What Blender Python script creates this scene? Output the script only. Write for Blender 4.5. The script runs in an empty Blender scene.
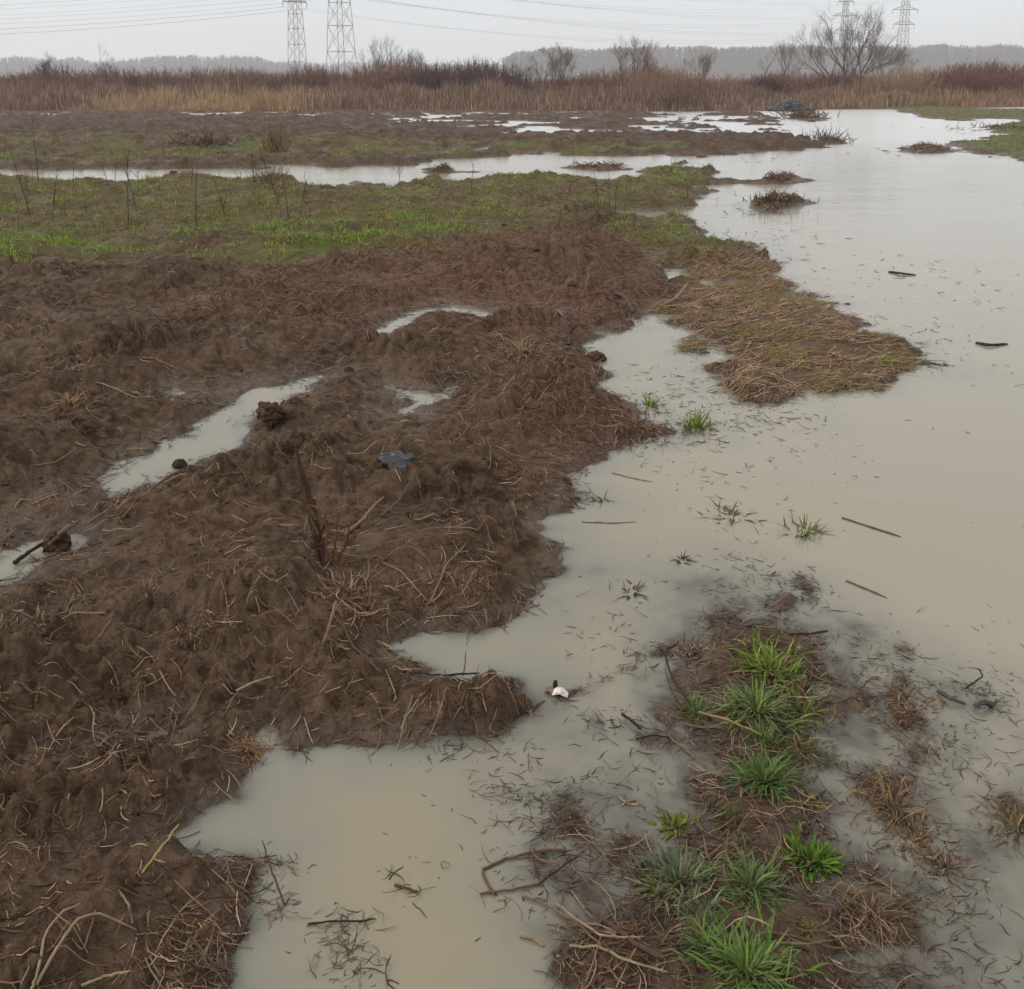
import bpy, math, random
import numpy as np

# ------------------------------------------------------------------ camera
S = bpy.context.scene
COL = S.collection
W, H, F, CX, CY = 1024, 989, 1024.0, 512.0, 307.0     # principal point sits above the middle (cropped photograph)
EYE = 1.6
PITCH = math.atan((CY - 75.0) / F)
cam_d = bpy.data.cameras.new('camera')
cam_d.sensor_fit = 'HORIZONTAL'; cam_d.sensor_width = 36.0; cam_d.lens = 36.0 * F / W
cam_d.shift_x = 0.0; cam_d.shift_y = -((H / 2.0) - CY) / W
cam_d.clip_start = 0.05; cam_d.clip_end = 6000
cam = bpy.data.objects.new('camera', cam_d); COL.objects.link(cam)
cam.location = (0, 0, EYE); cam.rotation_euler = (math.pi / 2 - PITCH, 0, 0)
S.camera = cam

# ------------------------------------------------------------------ light
SUN_EL, SUN_AZ = math.radians(44), math.radians(-108)
world = bpy.data.worlds.new('World'); S.world = world; world.use_nodes = True
nt = world.node_tree; nt.nodes.clear()
def wn(t): return nt.nodes.new(t)
wo = wn('ShaderNodeOutputWorld'); bg = wn('ShaderNodeBackground'); bg.inputs[1].default_value = 0.1
sky = wn('ShaderNodeTexSky'); sky.sky_type = 'NISHITA'; sky.sun_disc = False
sky.sun_elevation = SUN_EL; sky.sun_rotation = SUN_AZ; sky.air_density = 1.0; sky.dust_density = 4.0
tc = wn('ShaderNodeTexCoord'); sp = wn('ShaderNodeSeparateXYZ'); nt.links.new(tc.outputs['Generated'], sp.inputs[0])
rmp = wn('ShaderNodeValToRGB'); nt.links.new(sp.outputs['Z'], rmp.inputs[0])
e = rmp.color_ramp.elements
e[0].position = 0.0; e[0].color = (0.66, 0.695, 0.725, 1)
e[1].position = 1.0; e[1].color = (1.08, 1.06, 1.04, 1)
el = e.new(0.25); el.color = (0.70, 0.72, 0.74, 1)
nz = wn('ShaderNodeTexNoise'); nz.inputs['Scale'].default_value = 2.2; nz.inputs['Detail'].default_value = 4
nt.links.new(tc.outputs['Generated'], nz.inputs['Vector'])
mr = wn('ShaderNodeMapRange'); mr.inputs[1].default_value = 0.3; mr.inputs[2].default_value = 0.7
mr.inputs[3].default_value = 9.6; mr.inputs[4].default_value = 10.6; nt.links.new(nz.outputs[0], mr.inputs[0])
vm = wn('ShaderNodeVectorMath'); vm.operation = 'SCALE'; nt.links.new(rmp.outputs[0], vm.inputs[0]); nt.links.new(mr.outputs[0], vm.inputs['Scale'])
mx = wn('ShaderNodeMix'); mx.data_type = 'RGBA'; mx.inputs[0].default_value = 0.94       # cloud deck over the clear sky
nt.links.new(sky.outputs[0], mx.inputs[6]); nt.links.new(vm.outputs[0], mx.inputs[7])
nt.links.new(mx.outputs[2], bg.inputs[0]); nt.links.new(bg.outputs[0], wo.inputs[0])

sd_ = bpy.data.lights.new('sun', 'SUN'); sd_.energy = 1.5; sd_.angle = math.radians(24); sd_.color = (1, 0.97, 0.93)
sun = bpy.data.objects.new('sun', sd_); COL.objects.link(sun)
sun.rotation_euler = (math.pi / 2 - SUN_EL, 0, math.pi - SUN_AZ)
S.view_settings.view_transform = 'Standard'; S.view_settings.look = 'None'
S.view_settings.exposure = 0.34; S.view_settings.gamma = 1.0
S.cycles.use_denoising = True
S.cycles.max_bounces = 6; S.cycles.diffuse_bounces = 3; S.cycles.glossy_bounces = 3
S.cycles.transparent_max_bounces = 12; S.cycles.volume_bounces = 1

# ------------------------------------------------------------------ projection (photo pixel -> place on the water level)
cp, spt = math.cos(PITCH), math.sin(PITCH)
def G(px, py, z=0.0):
    u = (px - CX) / F; v = (CY - py) / F
    dx, dy, dz = u, cp + v * spt, -spt + v * cp
    t = (EYE - z) / max(-dz, 1e-5)
    return (dx * t, dy * t)
def at_dist(px, Y):                       # x coordinate of something at depth Y seen at column px
    return (px - CX) / F * (Y * cp)       # close enough for upright things far away
def height_at(py, Y):                     # world height that a point at depth Y shows at row py
    v = (CY - py) / F
    return EYE + Y * (-spt + v * cp) / (cp + v * spt)

# ------------------------------------------------------------------ noise
def _hash(ix, iy, seed):
    h = (ix.astype(np.int64) * 374761393 + iy.astype(np.int64) * 668265263 + seed * 2147483647) & 0xFFFFFFFF
    h = ((h ^ (h >> 13)) * 1274126177) & 0xFFFFFFFF
    h = ((h ^ (h >> 16)) * 2246822519) & 0xFFFFFFFF
    return ((h ^ (h >> 15)) & 0xFFFFFF).astype(np.float32) / np.float32(0xFFFFFF)
def vnoise(x, y, seed=0):
    ix = np.floor(x); iy = np.floor(y); fx = (x - ix).astype(np.float32); fy = (y - iy).astype(np.float32)
    ix = ix.astype(np.int64); iy = iy.astype(np.int64)
    ux = fx * fx * fx * (fx * (fx * 6 - 15) + 10); uy = fy * fy * fy * (fy * (fy * 6 - 15) + 10)
    def g(jx, jy, dx, dy):
        a = _hash(jx, jy, seed) * np.float32(2 * math.pi)
        return np.cos(a) * dx + np.sin(a) * dy
    a = g(ix, iy, fx, fy); b = g(ix + 1, iy, fx - 1, fy); c = g(ix, iy + 1, fx, fy - 1); d = g(ix + 1, iy + 1, fx - 1, fy - 1)
    return ((a * (1 - ux) + b * ux) * (1 - uy) + (c * (1 - ux) + d * ux) * uy) * 1.5
def fbm(x, y, wl, octs=4, seed=0, gain=0.5):
    s = 0; amp = 1.0
    for o in range(octs):
        s = s + amp * vnoise(x / wl * 2 ** o + 17.3 * o, y / wl * 2 ** o - 9.1 * o, seed + o * 7); amp *= gain
    return s
def lumps(x, y, cell, seed=0, rmin=0.35, rmax=0.75, fill=0.8):
    """rounded lumps of random size, one to a cell: height in units of the cell"""
    gx = x / cell; gy = y / cell; ix = np.floor(gx); iy = np.floor(gy); out = np.zeros_like(x)
    for dx in (-1, 0, 1):
        for dy in (-1, 0, 1):
            jx = ix + dx; jy = iy + dy
            a = _hash(jx, jy, seed); b = _hash(jx, jy, seed + 1); r = _hash(jx, jy, seed + 2); k = _hash(jx, jy, seed + 3)
            rad = rmin + (rmax - rmin) * r
            t = _hash(jx, jy, seed + 4) * 3.1416; ex = gx - jx - a; ey = gy - jy - b
            qx = ex * np.cos(t) + ey * np.sin(t); qy = -ex * np.sin(t) + ey * np.cos(t)
            d2 = (qx * qx * 1.5 + qy * qy * 0.75) / (rad * rad)
            out = np.maximum(out, np.where(k < fill, np.sqrt(np.maximum(0, 1 - d2)) * rad, 0))
    return out
def sstep(a, b, x):
    t = np.clip((x - a) / (b - a), 0, 1); return t * t * (3 - 2 * t)

# ------------------------------------------------------------------ outlines of land and water, traced and laid out on the ground
LAND_MAIN = [(228,1010),(237,958),(247,928),(255,904),(260,869),(247,862),(199,859),(161,852),(171,835),(219,804),(240,797),(254,801),(252,787),(264,749),(271,718),
 (284,717),(302,732),(308,749),(350,743),(399,741),(448,733),(498,726),(526,711),(524,697),(512,682),(494,678),(476,684),(448,680),(427,669),(399,653),(384,646),(402,641),
 (420,632),(448,632),(476,626),(512,616),(537,593),(538,575),(556,565),(547,550),(533,540),(537,520),(551,506),(558,496),(561,481),(551,473),(579,464),(606,451),
 (649,439),(667,433),(646,423),(626,406),(606,393),(609,373),(596,366),(584,346),(584,331),(616,325),(636,318),(645,311),(663,311),(671,323),(696,343),(720,361),(733,376),(730,390),
 (750,400),(773,398),(813,395),(839,390),(862,385),(889,373),(914,361),(909,350),(876,336),(852,323),(833,311),(813,300),(789,288),(769,277),(774,265),(767,251),(754,243),
 (730,243),(714,246),(707,244),(703,231),(690,223),(697,211),(693,201),(707,191),(720,186),(710,179),(697,171),(680,163),(659,170),(629,178),(616,183),(586,181),(539,177),(499,180),
 (473,183),(430,183),(413,190),(377,195),(380,188),(357,183),(332,186),(299,186),(276,181),(246,181),(226,181),(186,178),(156,181),(140,184),(100,184),(60,185),(0,180),(-260,181),(-420,300),(-500,700),(-500,1400),(150,1400)]
LAND_FIELD = [(680,159),(700,155),(747,154),(791,152),(824,148),(811,144),(784,137),(774,129),(781,124),(757,113),(737,111),(707,113),(700,117),(694,124),(696,128),(688,133),(676,122),(682,116),(640,112),(560,111.6),(400,111.8),(250,112),(120,112.2),
 (0,112.4),(-300,113),(-300,170),(0,170),(66,170),(126,169),(173,169),(213,169),(259,168),(286,166),(340,168),(380,166),(430,165),(433,160),(526,155),(572,156),(639,155),(672,153)]
LAND_F = [(560,1010),(569,970),(569,939),(596,919),(634,902),(634,878),(648,850),(651,822),(672,822),(694,812),(714,789),(716,765),(694,738),(679,714),(683,694),(675,679),(679,650),(702,635),
 (730,632),(757,628),(785,635),(820,643),(836,675),(840,702),(832,722),(832,757),(840,773),(820,797),(828,820),(828,852),(832,875),(868,891),(883,926),(899,974),(903,1010),(880,1300),(600,1300)]
LAND_G1 = [(868,106),(905,112),(925,118),(965,121),(990,118),(1024,121),(1300,125),(1300,108.5),(1024,110),(930,108)]
LAND_G2 = [(955,145),(985,139),(1000,133),(985,128),(1024,121),(1300,122),(1300,200),(1024,162),(996,155)]
ISLES = [[(903,151),(910,146),(930,146),(955,151),(935,154),(912,153)],[(763,183),(775,176),(787,175),(795,181),(785,185)],
 [(758,207),(768,201),(786,198),(787,208),(772,212)],[(790,119),(795,112),(810,112),(816,117),(830,119),(812,122)],[(818,143),(824,139),(836,140),(842,144),(828,146)],
 [(566,168),(600,165),(622,165.5),(612,169),(590,170)],[(415,172),(436,170),(448,172),(430,174)]]
PUDDLES = [[(110,488),(117,474),(149,453),(177,437),(212,423),(230,410),(248,396),(283,387),(318,377),(329,375),(318,389),(304,403),(285,412),(262,421),(260,442),(241,449),(205,460),(173,477),(149,488),(124,495)],
 [(0,569),(21,548),(40,545),(67,536),(81,532),(103,543),(92,552),(71,553),(53,566),(25,584),(0,598),(-60,625),(-60,592)],
 [(373,335),(383,325),(403,318),(423,310),(453,305),(493,312),(495,319),(473,317),(440,311),(413,323),(400,331)],
 [(400,413),(410,400),(401,387),(436,390),(472,383),(465,393),(440,401),(423,407),(416,414)],
 [(541,307),(566,309),(562,316),(548,314)],[(657,272),(686,275),(714,290),(706,293),(690,288)],[(633,219),(650,213),(670,211),(651,221)],
 [(146,729),(165,722),(182,727),(170,736)],[(66,770),(84,764),(92,770),(78,776)],[(160,398),(180,393),(196,397),(176,403)]]
GRASS_MID = [(-300,181),(-300,275),(0,268),(90,275),(200,256),(260,280),(330,268),(420,262),(480,242),(560,228),(620,222),(640,262),(665,275),(720,262),(775,262),(775,243),(710,243),(690,222),(720,186),(670,158),(-300,180)]
PENINSULA = [(671,323),(696,343),(733,376),(750,400),(813,395),(862,385),(914,361),(852,323),(769,275),(774,262),(715,258),(690,275),(720,295),(690,300),(668,310)]
RESIDUE = [(200,330),(330,268),(480,243),(640,240),(700,300),(640,320),(590,340),(640,400),(667,433),(560,470),(500,440),(470,330),(330,340)]
SHALLOW = [(600,570),(700,540),(830,560),(900,610),(1024,670),(1200,760),(1200,1300),(560,1300),(560,960),(470,900),(450,770),(540,730),(600,700)]
DEEPS = [[(330,770),(420,750),(480,790),(500,860),(480,930),(420,989),(300,989),(280,900)]]
FIELD_GREEN = [(-300,138),(120,138),(260,142),(420,145),(600,147),(690,148),(690,156),(430,162),(0,168),(-300,168)]
FAR_EDGE = 46.6
def world_poly(poly): return np.array([G(a, b) for a, b in poly], dtype=np.float32)
def poly_sd(x, y, poly, margin=None):
    P = world_poly(poly) if not isinstance(poly, np.ndarray) else poly
    out = np.full(x.shape, -9.0, dtype=np.float32)
    if margin is None: idx = slice(None)
    else:
        idx = np.nonzero((x > P[:, 0].min() - margin) & (x < P[:, 0].max() + margin) & (y > P[:, 1].min() - margin) & (y < P[:, 1].max() + margin))
        if len(idx[0]) == 0: return out
    X = x[idx]; Y = y[idx]
    d2 = np.full(X.shape, 1e9, dtype=np.float32); ins = np.zeros(X.shape, dtype=bool)
    n = len(P)
    for i in range(n):
        ax, ay = P[i]; bx, by = P[(i + 1) % n]; ex, ey = bx - ax, by - ay
        L = ex * ex + ey * ey + 1e-12
        wx = X - ax; wy = Y - ay
        t = np.clip((wx * ex + wy * ey) / L, 0, 1)
        d2 = np.minimum(d2, (wx - ex * t) ** 2 + (wy - ey * t) ** 2)
        if by != ay:
            c = ((ay > Y) != (by > Y)) & (X < (bx - ax) * (Y - ay) / (by - ay) + ax)
            ins ^= c
    out[idx] = np.where(ins, 1, -1) * np.sqrt(d2)
    return out

# ------------------------------------------------------------------ the terrain
def axis_theta():
    fine = np.arange(-0.62, 0.6201, 0.0018)
    t, step, side = 0.62, 0.004, []
    while t < math.pi - 0.02:
        step = min(step * 1.18, 0.12); t += step
        if t < math.pi - 0.02: side.append(t)
    side = np.array(side)
    return np.concatenate([-side[::-1], fine, side])
def axis_r():
    out = [0.15, 0.35, 0.6, 0.85, 1.0, 1.1]
    r = 1.15
    while r < 6: out.append(r); r *= 1.0033
    while r < 60: out.append(r); r *= 1.006
    while r < 1240: out.append(r); r *= 1.035
    return np.array(out)
TH, RR = axis_theta(), axis_r()
tt, rr = np.meshgrid(TH, RR)                                   # rows r, columns theta
gx = (rr * np.sin(tt)).astype(np.float32); gy = (rr * np.cos(tt)).astype(np.float32)

def terrain(x, y):
    r = np.hypot(x, y)
    k1 = np.clip(r / 3, 0.5, 1); k2 = np.clip(r / 5, 0.25, 1); k3 = np.clip(r / 14, 0, 1)
    wx = x + .022 * k1 * fbm(x, y, .12, 2, 11) + .05 * k2 * fbm(x, y, .5, 2, 21) + .22 * k3 * fbm(x, y, 2.3, 3, 31)
    wy = y + .022 * k1 * fbm(x, y, .12, 2, 41) + .05 * k2 * fbm(x, y, .5, 2, 51) + .22 * k3 * fbm(x, y, 2.3, 3, 61)
    far = np.where(r > 60)[0] if False else None
    sm = poly_sd(wx, wy, LAND_MAIN)
    sf = poly_sd(wx, wy, LAND_FIELD, 3)
    sF = poly_sd(wx, wy, LAND_F, 2)
    sg = np.maximum(poly_sd(wx, wy, LAND_G1, 3), poly_sd(wx, wy, LAND_G2, 3))
    si = np.full(x.shape, -9.0, np.float32)
    for p in ISLES: si = np.maximum(si, poly_sd(wx, wy, p, 3))
    edge = FAR_EDGE + 0.25 * np.sin(x * .21) + .5 * fbm(x, y, 3., 3, 71) + np.clip(.4 * (x - 8), 0, 9)
    sb = (np.hypot(x * .25, y) - edge)                         # the reed belt beyond the flood
    sb = np.where((np.abs(np.arctan2(x, y)) > 1.0), np.maximum(sb, r - 30), sb)
    sd = np.maximum.reduce([sm, sf, sF, sg, si, sb])
    for p in PUDDLES: sd = np.minimum(sd, -poly_sd(wx, wy, p, 2))
    # wet streaks in the ploughed field far off
    streak = fbm(x * .35, y, 1.6, 3, 81)
    sf_w = (sf > 0) & (y > 20)
    band = np.maximum.reduce([.98 * sstep(25, 31, y) * sstep(-9, -3, x), .86 * sstep(36, 41, y), .74 * sstep(17, 18.5, y) * sstep(24, 20, y)])
    sd = np.where(sf_w, np.minimum(sd, (.60 - band * (.80 + streak * 1.7)) * .7), sd)
    sd = np.where((y > 11) & (r < 56), sd + (.40 * fbm(x * .5, y, .9, 4, 83, .6) + .22 * fbm(x * .6, y, .35, 3, 84)) * sstep(11, 15, y), sd)
    # ragged margins: frayed spit, crumbling banks
    sp2 = poly_sd(x, y, PENINSULA, 2); zone = np.exp(-(np.minimum(np.abs(sp2), 3) / .5) ** 2) * (x > 1.0)
    sd = sd + zone * (.24 * fbm(x, y, .36, 4, 85, .68) - .005)
    sd = np.where(sp2 > -.3, np.minimum(sd, .30 - .62 * fbm(x, y, .55, 4, 86, .6) + .25 * np.clip(sp2, 0, 1)), sd)
    sd = sd + (r < 12) * .030 * np.clip(r / 3, .6, 2) * fbm(x, y, .17, 3, 87)
    sd = np.where((sF > -.3) & (sF >= sm), sd + .095 * fbm(x, y, .27, 4, 89, .62) - .058, sd)
    # region weights
    gs_ = poly_sd(x, y, GRASS_MID, 3) + .35 * fbm(x, y, .8, 3, 91)
    grass = np.clip(.6 + gs_ / .7, 0, 1) * (sm > -.5)
    pen = np.clip(.5 + poly_sd(x, y, PENINSULA, 2) / .35, 0, 1)
    res = np.clip(.5 + poly_sd(x, y, RESIDUE, 2) / .8, 0, 1)
    sha = np.clip(.5 + poly_sd(x, y, SHALLOW, 3) / .5, 0, 1)
    fg = np.clip(.5 + poly_sd(x, y, FIELD_GREEN, 5) / 2., 0, 1)
    isF = (sF > -0.4) & (sF >= sm)
    mud = np.clip((sm > -1) * (1 - grass) * (1 - pen) * (1 - np.exp(-(np.minimum(sp2, 0) / .45) ** 2) * (x > 1.9)), 0, 1) * (~isF)
    mud = np.maximum(mud, ((sf > -.5) & (sf >= sm)) * .8)
    # land
    amp = np.where(sf >= sm, .05, .085) * mud + .10 * grass + .013 * pen
    amp = np.where(isF, .042, amp); amp = np.where((sg > -.5), .06, amp); amp = np.where(si > -.3, .035, amp); amp = np.maximum(amp, .045)
    w = np.where(isF, .16, .26 + .1 * grass)
    sp_ = np.maximum(sd, 0)
    big = fbm(x, y, 1.1, 3, 101)
    hl = amp * (1 - np.exp(-sp_ / w)) * (1 + .45 * big)
    inland = sstep(0, .12, sd) ; inl2 = sstep(.03, .35, sd)
    sdp = np.full(x.shape, 9.0, np.float32)
    for p in PUDDLES: sdp = np.minimum(sdp, np.where((q9 := poly_sd(x, y, p, 1.2)) > -8, np.abs(q9), 9.0))
    calm0 = .35 + .65 * sstep(.05, .55, sdp)
    hl *= .55 + .45 * sstep(0, .6, sdp)
    # furrows left by the plough, running away to the right
    a = math.radians(52); u = x * math.cos(a) - y * math.sin(a)
    hl += mud * inl2 * .035 * np.sin(u * 2 * math.pi / .95 + 1.3 * big) * (r < 14)
    q = fbm(x, y, .22, 2, 111)
    l1 = lumps(x + .02 * q, y + .02 * q, .26, 200); l2 = lumps(x, y + .015 * q, .105, 210, fill=.62); l3 = lumps(x, y, .043, 220, fill=.7)
    rough = np.clip(.52 + 1.25 * fbm(x, y, .9, 2, 121), .06, 1.2)
    hl += mud * inl2 * .26 * .40 * l1 * calm0 * np.clip(.5 + fbm(x, y, 1.6, 2, 131), 0, 1.1)
    l2b = lumps(x + .03 * q, y, .165, 215, fill=.6)
    calm = (.35 + .65 * sstep(.06, .45, sd)) * calm0
    hl += mud * inland * (.105 * .80 * l2 + .165 * .44 * l2b) * rough * calm
    hl -= mud * inl2 * .016 * sstep(.10, .0, np.abs(fbm(x, y, .30, 3, 217, .6))) * calm
    hl += (mud + .8 * grass + .4 * isF + .2 * pen) * inland * .043 * .62 * l3 * rough
    hl += (mud + .4 * isF) * inland * .019 * .5 * lumps(x, y, .019, 250, fill=.75) * rough * (r < 6)
    hl += mud * inland * (.013 * fbm(x, y, .09, 5, 141, .66) + .018 * np.abs(fbm(x, y, .2, 4, 151)) - .012 * sstep(.08, 0, np.abs(fbm(x, y, .35, 3, 155)))) * np.clip(.6 + .7 * rough, .4, 1.2)
    hl += .006 * sstep(0, .012, sd)
    for (p_, rad_, hh_) in BUMPS:
        bx_, by_ = G(*p_); dd_ = np.hypot(x - bx_, y - by_) / rad_ * (1 + .5 * fbm(x, y, .06, 2, 157))
        hl += hh_ * np.clip(1 - dd_ ** 2.5, 0, 1) * (sd > -.02)
    hl += grass * inland * (.105 * .34 * l2 * rough + .06 * np.clip(fbm(x, y, .5, 3, 219), -.3, 1))
    hl += (1 - mud) * inland * .010 * fbm(x, y, .14, 4, 161, .6)
    hl += (si > 0) * inland * .07 * lumps(x, y, .22, 230) * np.clip(.5 + fbm(x, y, .5, 3, 232), 0, 1)
    hl += pen * (.022 * fbm(x, y, .35, 4, 187, .6) - .007) * sstep(.45, .0, sm)
    hl += (sg > 0) * inland * .03 * fbm(x, y, .6, 3, 171)
    hl += ((sf > 0) & (sf >= sm)) * inland * (.20 * lumps(x, y, .55, 240) * np.clip(.4 + fbm(x, y, 3., 2, 185), .1, 1) + .14 * lumps(x, y, .28, 245) + .08 * np.maximum(0, fbm(x, y, 2.4, 2, 181))) * (1 - .72 * np.clip(band, 0, 1)) * .8
    hl += (sb > 0) * np.minimum(sb * .05, .18)
    # bed
    D = .135 - .095 * sha + .03 * fbm(x, y, 1.8, 2, 193) * (1 - sha)
    wd = .34 + .06 * sha
    hb = -D * (1 - np.exp(np.minimum(sd, 0) / wd)) + sha * sstep(0, -.1, sd) * (.0165 * fbm(x, y, .22, 4, 191, .62) + .004) - sha * .006 * sstep(0, -.2, sd)
    hb += (1 - sha) * sstep(0, -.15, sd) * .02 * fbm(x, y, .5, 3, 195)
    # weed line and drowned clumps right of the bank
    for (p0, p1, wid, top) in WEEDLINES:
        ax, ay = G(*p0); bx, by = G(*p1); L = (bx - ax) ** 2 + (by - ay) ** 2
        t = np.clip(((x - ax) * (bx - ax) + (y - ay) * (by - ay)) / L, 0, 1)
        d = np.hypot(x - ax - t * (bx - ax), y - ay - t * (by - ay))
        hb += (top + .02 * fbm(x, y, .10, 3, 197)) * np.exp(-(d / wid) ** 2)
    h = np.where(sd > 0, hl, np.minimum(hb, .02))
    return dict(h=h, sd=sd, mud=mud, grass=grass, pen=pen, res=res, isF=isF.astype(np.float32), sha=sha, fg=fg * ((sf > 0) & (sf >= sm)), sg=(sg > 0).astype(np.float32), sb=sb, si=(si > 0).astype(np.float32), field=((sf > 0) & (sf >= sm)).astype(np.float32))
BUMPS = [((497,712),.075,.05),((455,712),.09,.03),((480,600),.10,.035),((262,432),.06,.05),((520,335),.25,.06),((300,420),.12,.03),((400,500),.14,.04),((260,620),.15,.05),((330,700),.13,.035),((120,640),.16,.04),((60,800),.12,.05),((150,880),.10,.04),((90,960),.09,.045),((210,560),.14,.035),((30,700),.12,.05)]
WEEDLINES = [((905,650),(900,700),.032,.016),((900,700),(925,745),.032,.014),((925,745),(880,795),.032,.010),((880,795),(912,830),.032,.018),((912,830),(945,880),.036,.010),
 ((1008,800),(1030,825),.036,.03),((800,575),(812,600),.032,.016),((790,600),(770,620),.036,.016),((820,705),(905,705),.03,.012),((870,775),(900,790),.032,.016),
 ((665,650),(560,700),.018,.012),((735,560),(800,590),.036,.010),((560,800),(500,800),.032,.012),((570,830),(540,850),.04,.012),((600,720),(640,740),.04,.012),((870,880),(900,930),.032,.016),((355,930),(375,985),.03,.02),((285,905),(290,870),.02,.012),
 ((640,400),(720,440),.12,.008),((735,410),(800,420),.12,.010),((960,690),(995,700),.03,.010)]
T = terrain(gx, gy)
HG = T['h'].astype(np.float32)
fi_t = lambda x, y: np.interp(np.arctan2(x, y), TH, np.arange(len(TH)))
fi_r = lambda x, y: np.interp(np.hypot(x, y), RR, np.arange(len(RR)))
def look(field, x, y):
    x = np.asarray(x, dtype=np.float64); y = np.asarray(y, dtype=np.float64)
    a = fi_t(x, y); b = fi_r(x, y)
    i = np.clip(a.astype(int), 0, len(TH) - 2); j = np.clip(b.astype(int), 0, len(RR) - 2); fa = a - i; fb = b - j
    return (field[j, i] * (1 - fa) + field[j, i + 1] * fa) * (1 - fb) + (field[j + 1, i] * (1 - fa) + field[j + 1, i + 1] * fa) * fb
def hz(x, y): return look(HG, x, y)

# ------------------------------------------------------------------ materials
def new_mat(name):
    m = bpy.data.materials.new(name); m.use_nodes = True; n = m.node_tree; n.nodes.clear()
    out = n.nodes.new('ShaderNodeOutputMaterial'); return m, n, out
def nd(n, t, **kw):
    o = n.nodes.new(t)
    for k, v in kw.items():
        if k in o.inputs: o.inputs[k].default_value = v
        else: setattr(o, k, v)
    return o
def noise(n, vec, scale, detail=4, rough=.55, dist=0.):
    o = nd(n, 'ShaderNodeTexNoise'); o.inputs['Scale'].default_value = scale; o.inputs['Detail'].default_value = detail
    o.inputs['Roughness'].default_value = rough; o.inputs['Distortion'].default_value = dist; n.links.new(vec, o.inputs['Vector']); return o.outputs[0]
def maprange(n, v, a, b, c=0., d=1.):
    o = nd(n, 'ShaderNodeMapRange'); n.links.new(v, o.inputs[0])
    for i, q in enumerate((a, b, c, d)): o.inputs[i + 1].default_value = q
    return o.outputs[0]
def mixc(n, fac, a, b, mode='MIX'):
    o = nd(n, 'ShaderNodeMix'); o.data_type = 'RGBA'; o.blend_type = mode
    for s, v in ((0, fac), (6, a), (7, b)):
        if hasattr(v, 'links') or hasattr(v, 'is_linked'): n.links.new(v, o.inputs[s])
        else: o.inputs[s].default_value = v if s == 0 else (*v, 1) if len(v) == 3 else v
    return o.outputs[2]
def mth(n, op, a, b=None):
    o = nd(n, 'ShaderNodeMath'); o.operation = op
    for i, v in enumerate((a, b)):
        if v is None: continue
        if hasattr(v, 'is_linked'): n.links.new(v, o.inputs[i])
        else: o.inputs[i].default_value = v
    return o.outputs[0]
def attr(n, name):
    o = nd(n, 'ShaderNodeAttribute'); o.attribute_name = name; return o

def mat_ground():
    m, n, out = new_mat('wet_soil')
    p = nd(n, 'ShaderNodeBsdfPrincipled'); tcn = nd(n, 'ShaderNodeTexCoord'); v = tcn.outputs['Object']
    n1 = noise(n, v, 2.3, 5); n2 = noise(n, v, 19, 5, .65); n3 = noise(n, v, 95, 4, .7); n4 = noise(n, v, .9, 3)
    c = mixc(n, maprange(n, n1, .3, .7), (.021, .0122, .0068), (.088, .0545, .0320))
    c = mixc(n, maprange(n, n2, .42, .72), c, (.120, .079, .049))
    c = mixc(n, mth(n, 'MULTIPLY', maprange(n, n3, .5, .75), .5), c, (.020, .013, .009))
    rs = attr(n, 'residue').outputs['Fac']
    c = mixc(n, mth(n, 'MULTIPLY', rs, maprange(n, n2, .3, .65)), c, (.122, .065, .040))
    gr = attr(n, 'green').outputs['Fac']
    gcol = mixc(n, maprange(n, n4, .35, .65), (.085, .060, .026), (.085, .105, .020))
    gcol = mixc(n, maprange(n, n2, .5, .7), gcol, (.085, .065, .034))
    c = mixc(n, mth(n, 'MULTIPLY', gr, maprange(n, n2, .25, .6, .35, 1)), c, gcol)
    wt = attr(n, 'wet').outputs['Fac']
    fd = attr(n, 'field').outputs['Fac']
    c = mixc(n, mth(n, 'MULTIPLY', fd, maprange(n, noise(n, v, .8, 5, .7), .35, .6, .3, 1.)), c, (.062, .037, .025))
    c = mixc(n, mth(n, 'MULTIPLY', wt, .25), c, (.040, .029, .021))
    n.links.new(c, p.inputs['Base Color'])
    ro = mth(n, 'SUBTRACT', mth(n, 'SUBTRACT', maprange(n, n2, .3, .7, .74, .52), maprange(n, n1, .5, .75, 0., .22)), mth(n, 'MULTIPLY', wt, .22))
    n.links.new(ro, p.inputs['Roughness']); n.links.new(mth(n, 'ADD', maprange(n, n1, .5, .7, .05, .13), mth(n, 'MULTIPLY', wt, .3)), p.inputs['Specular IOR Level'])
    b = nd(n, 'ShaderNodeBump'); b.inputs['Strength'].default_value = 1.0; b.inputs['Distance'].default_value = .016
    n.links.new(mth(n, 'ADD', n2, mth(n, 'MULTIPLY', n3, .55)), b.inputs['Height']); n.links.new(b.outputs[0], p.inputs['Normal'])
    n.links.new(p.outputs[0], out.inputs[0]); return m
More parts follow.
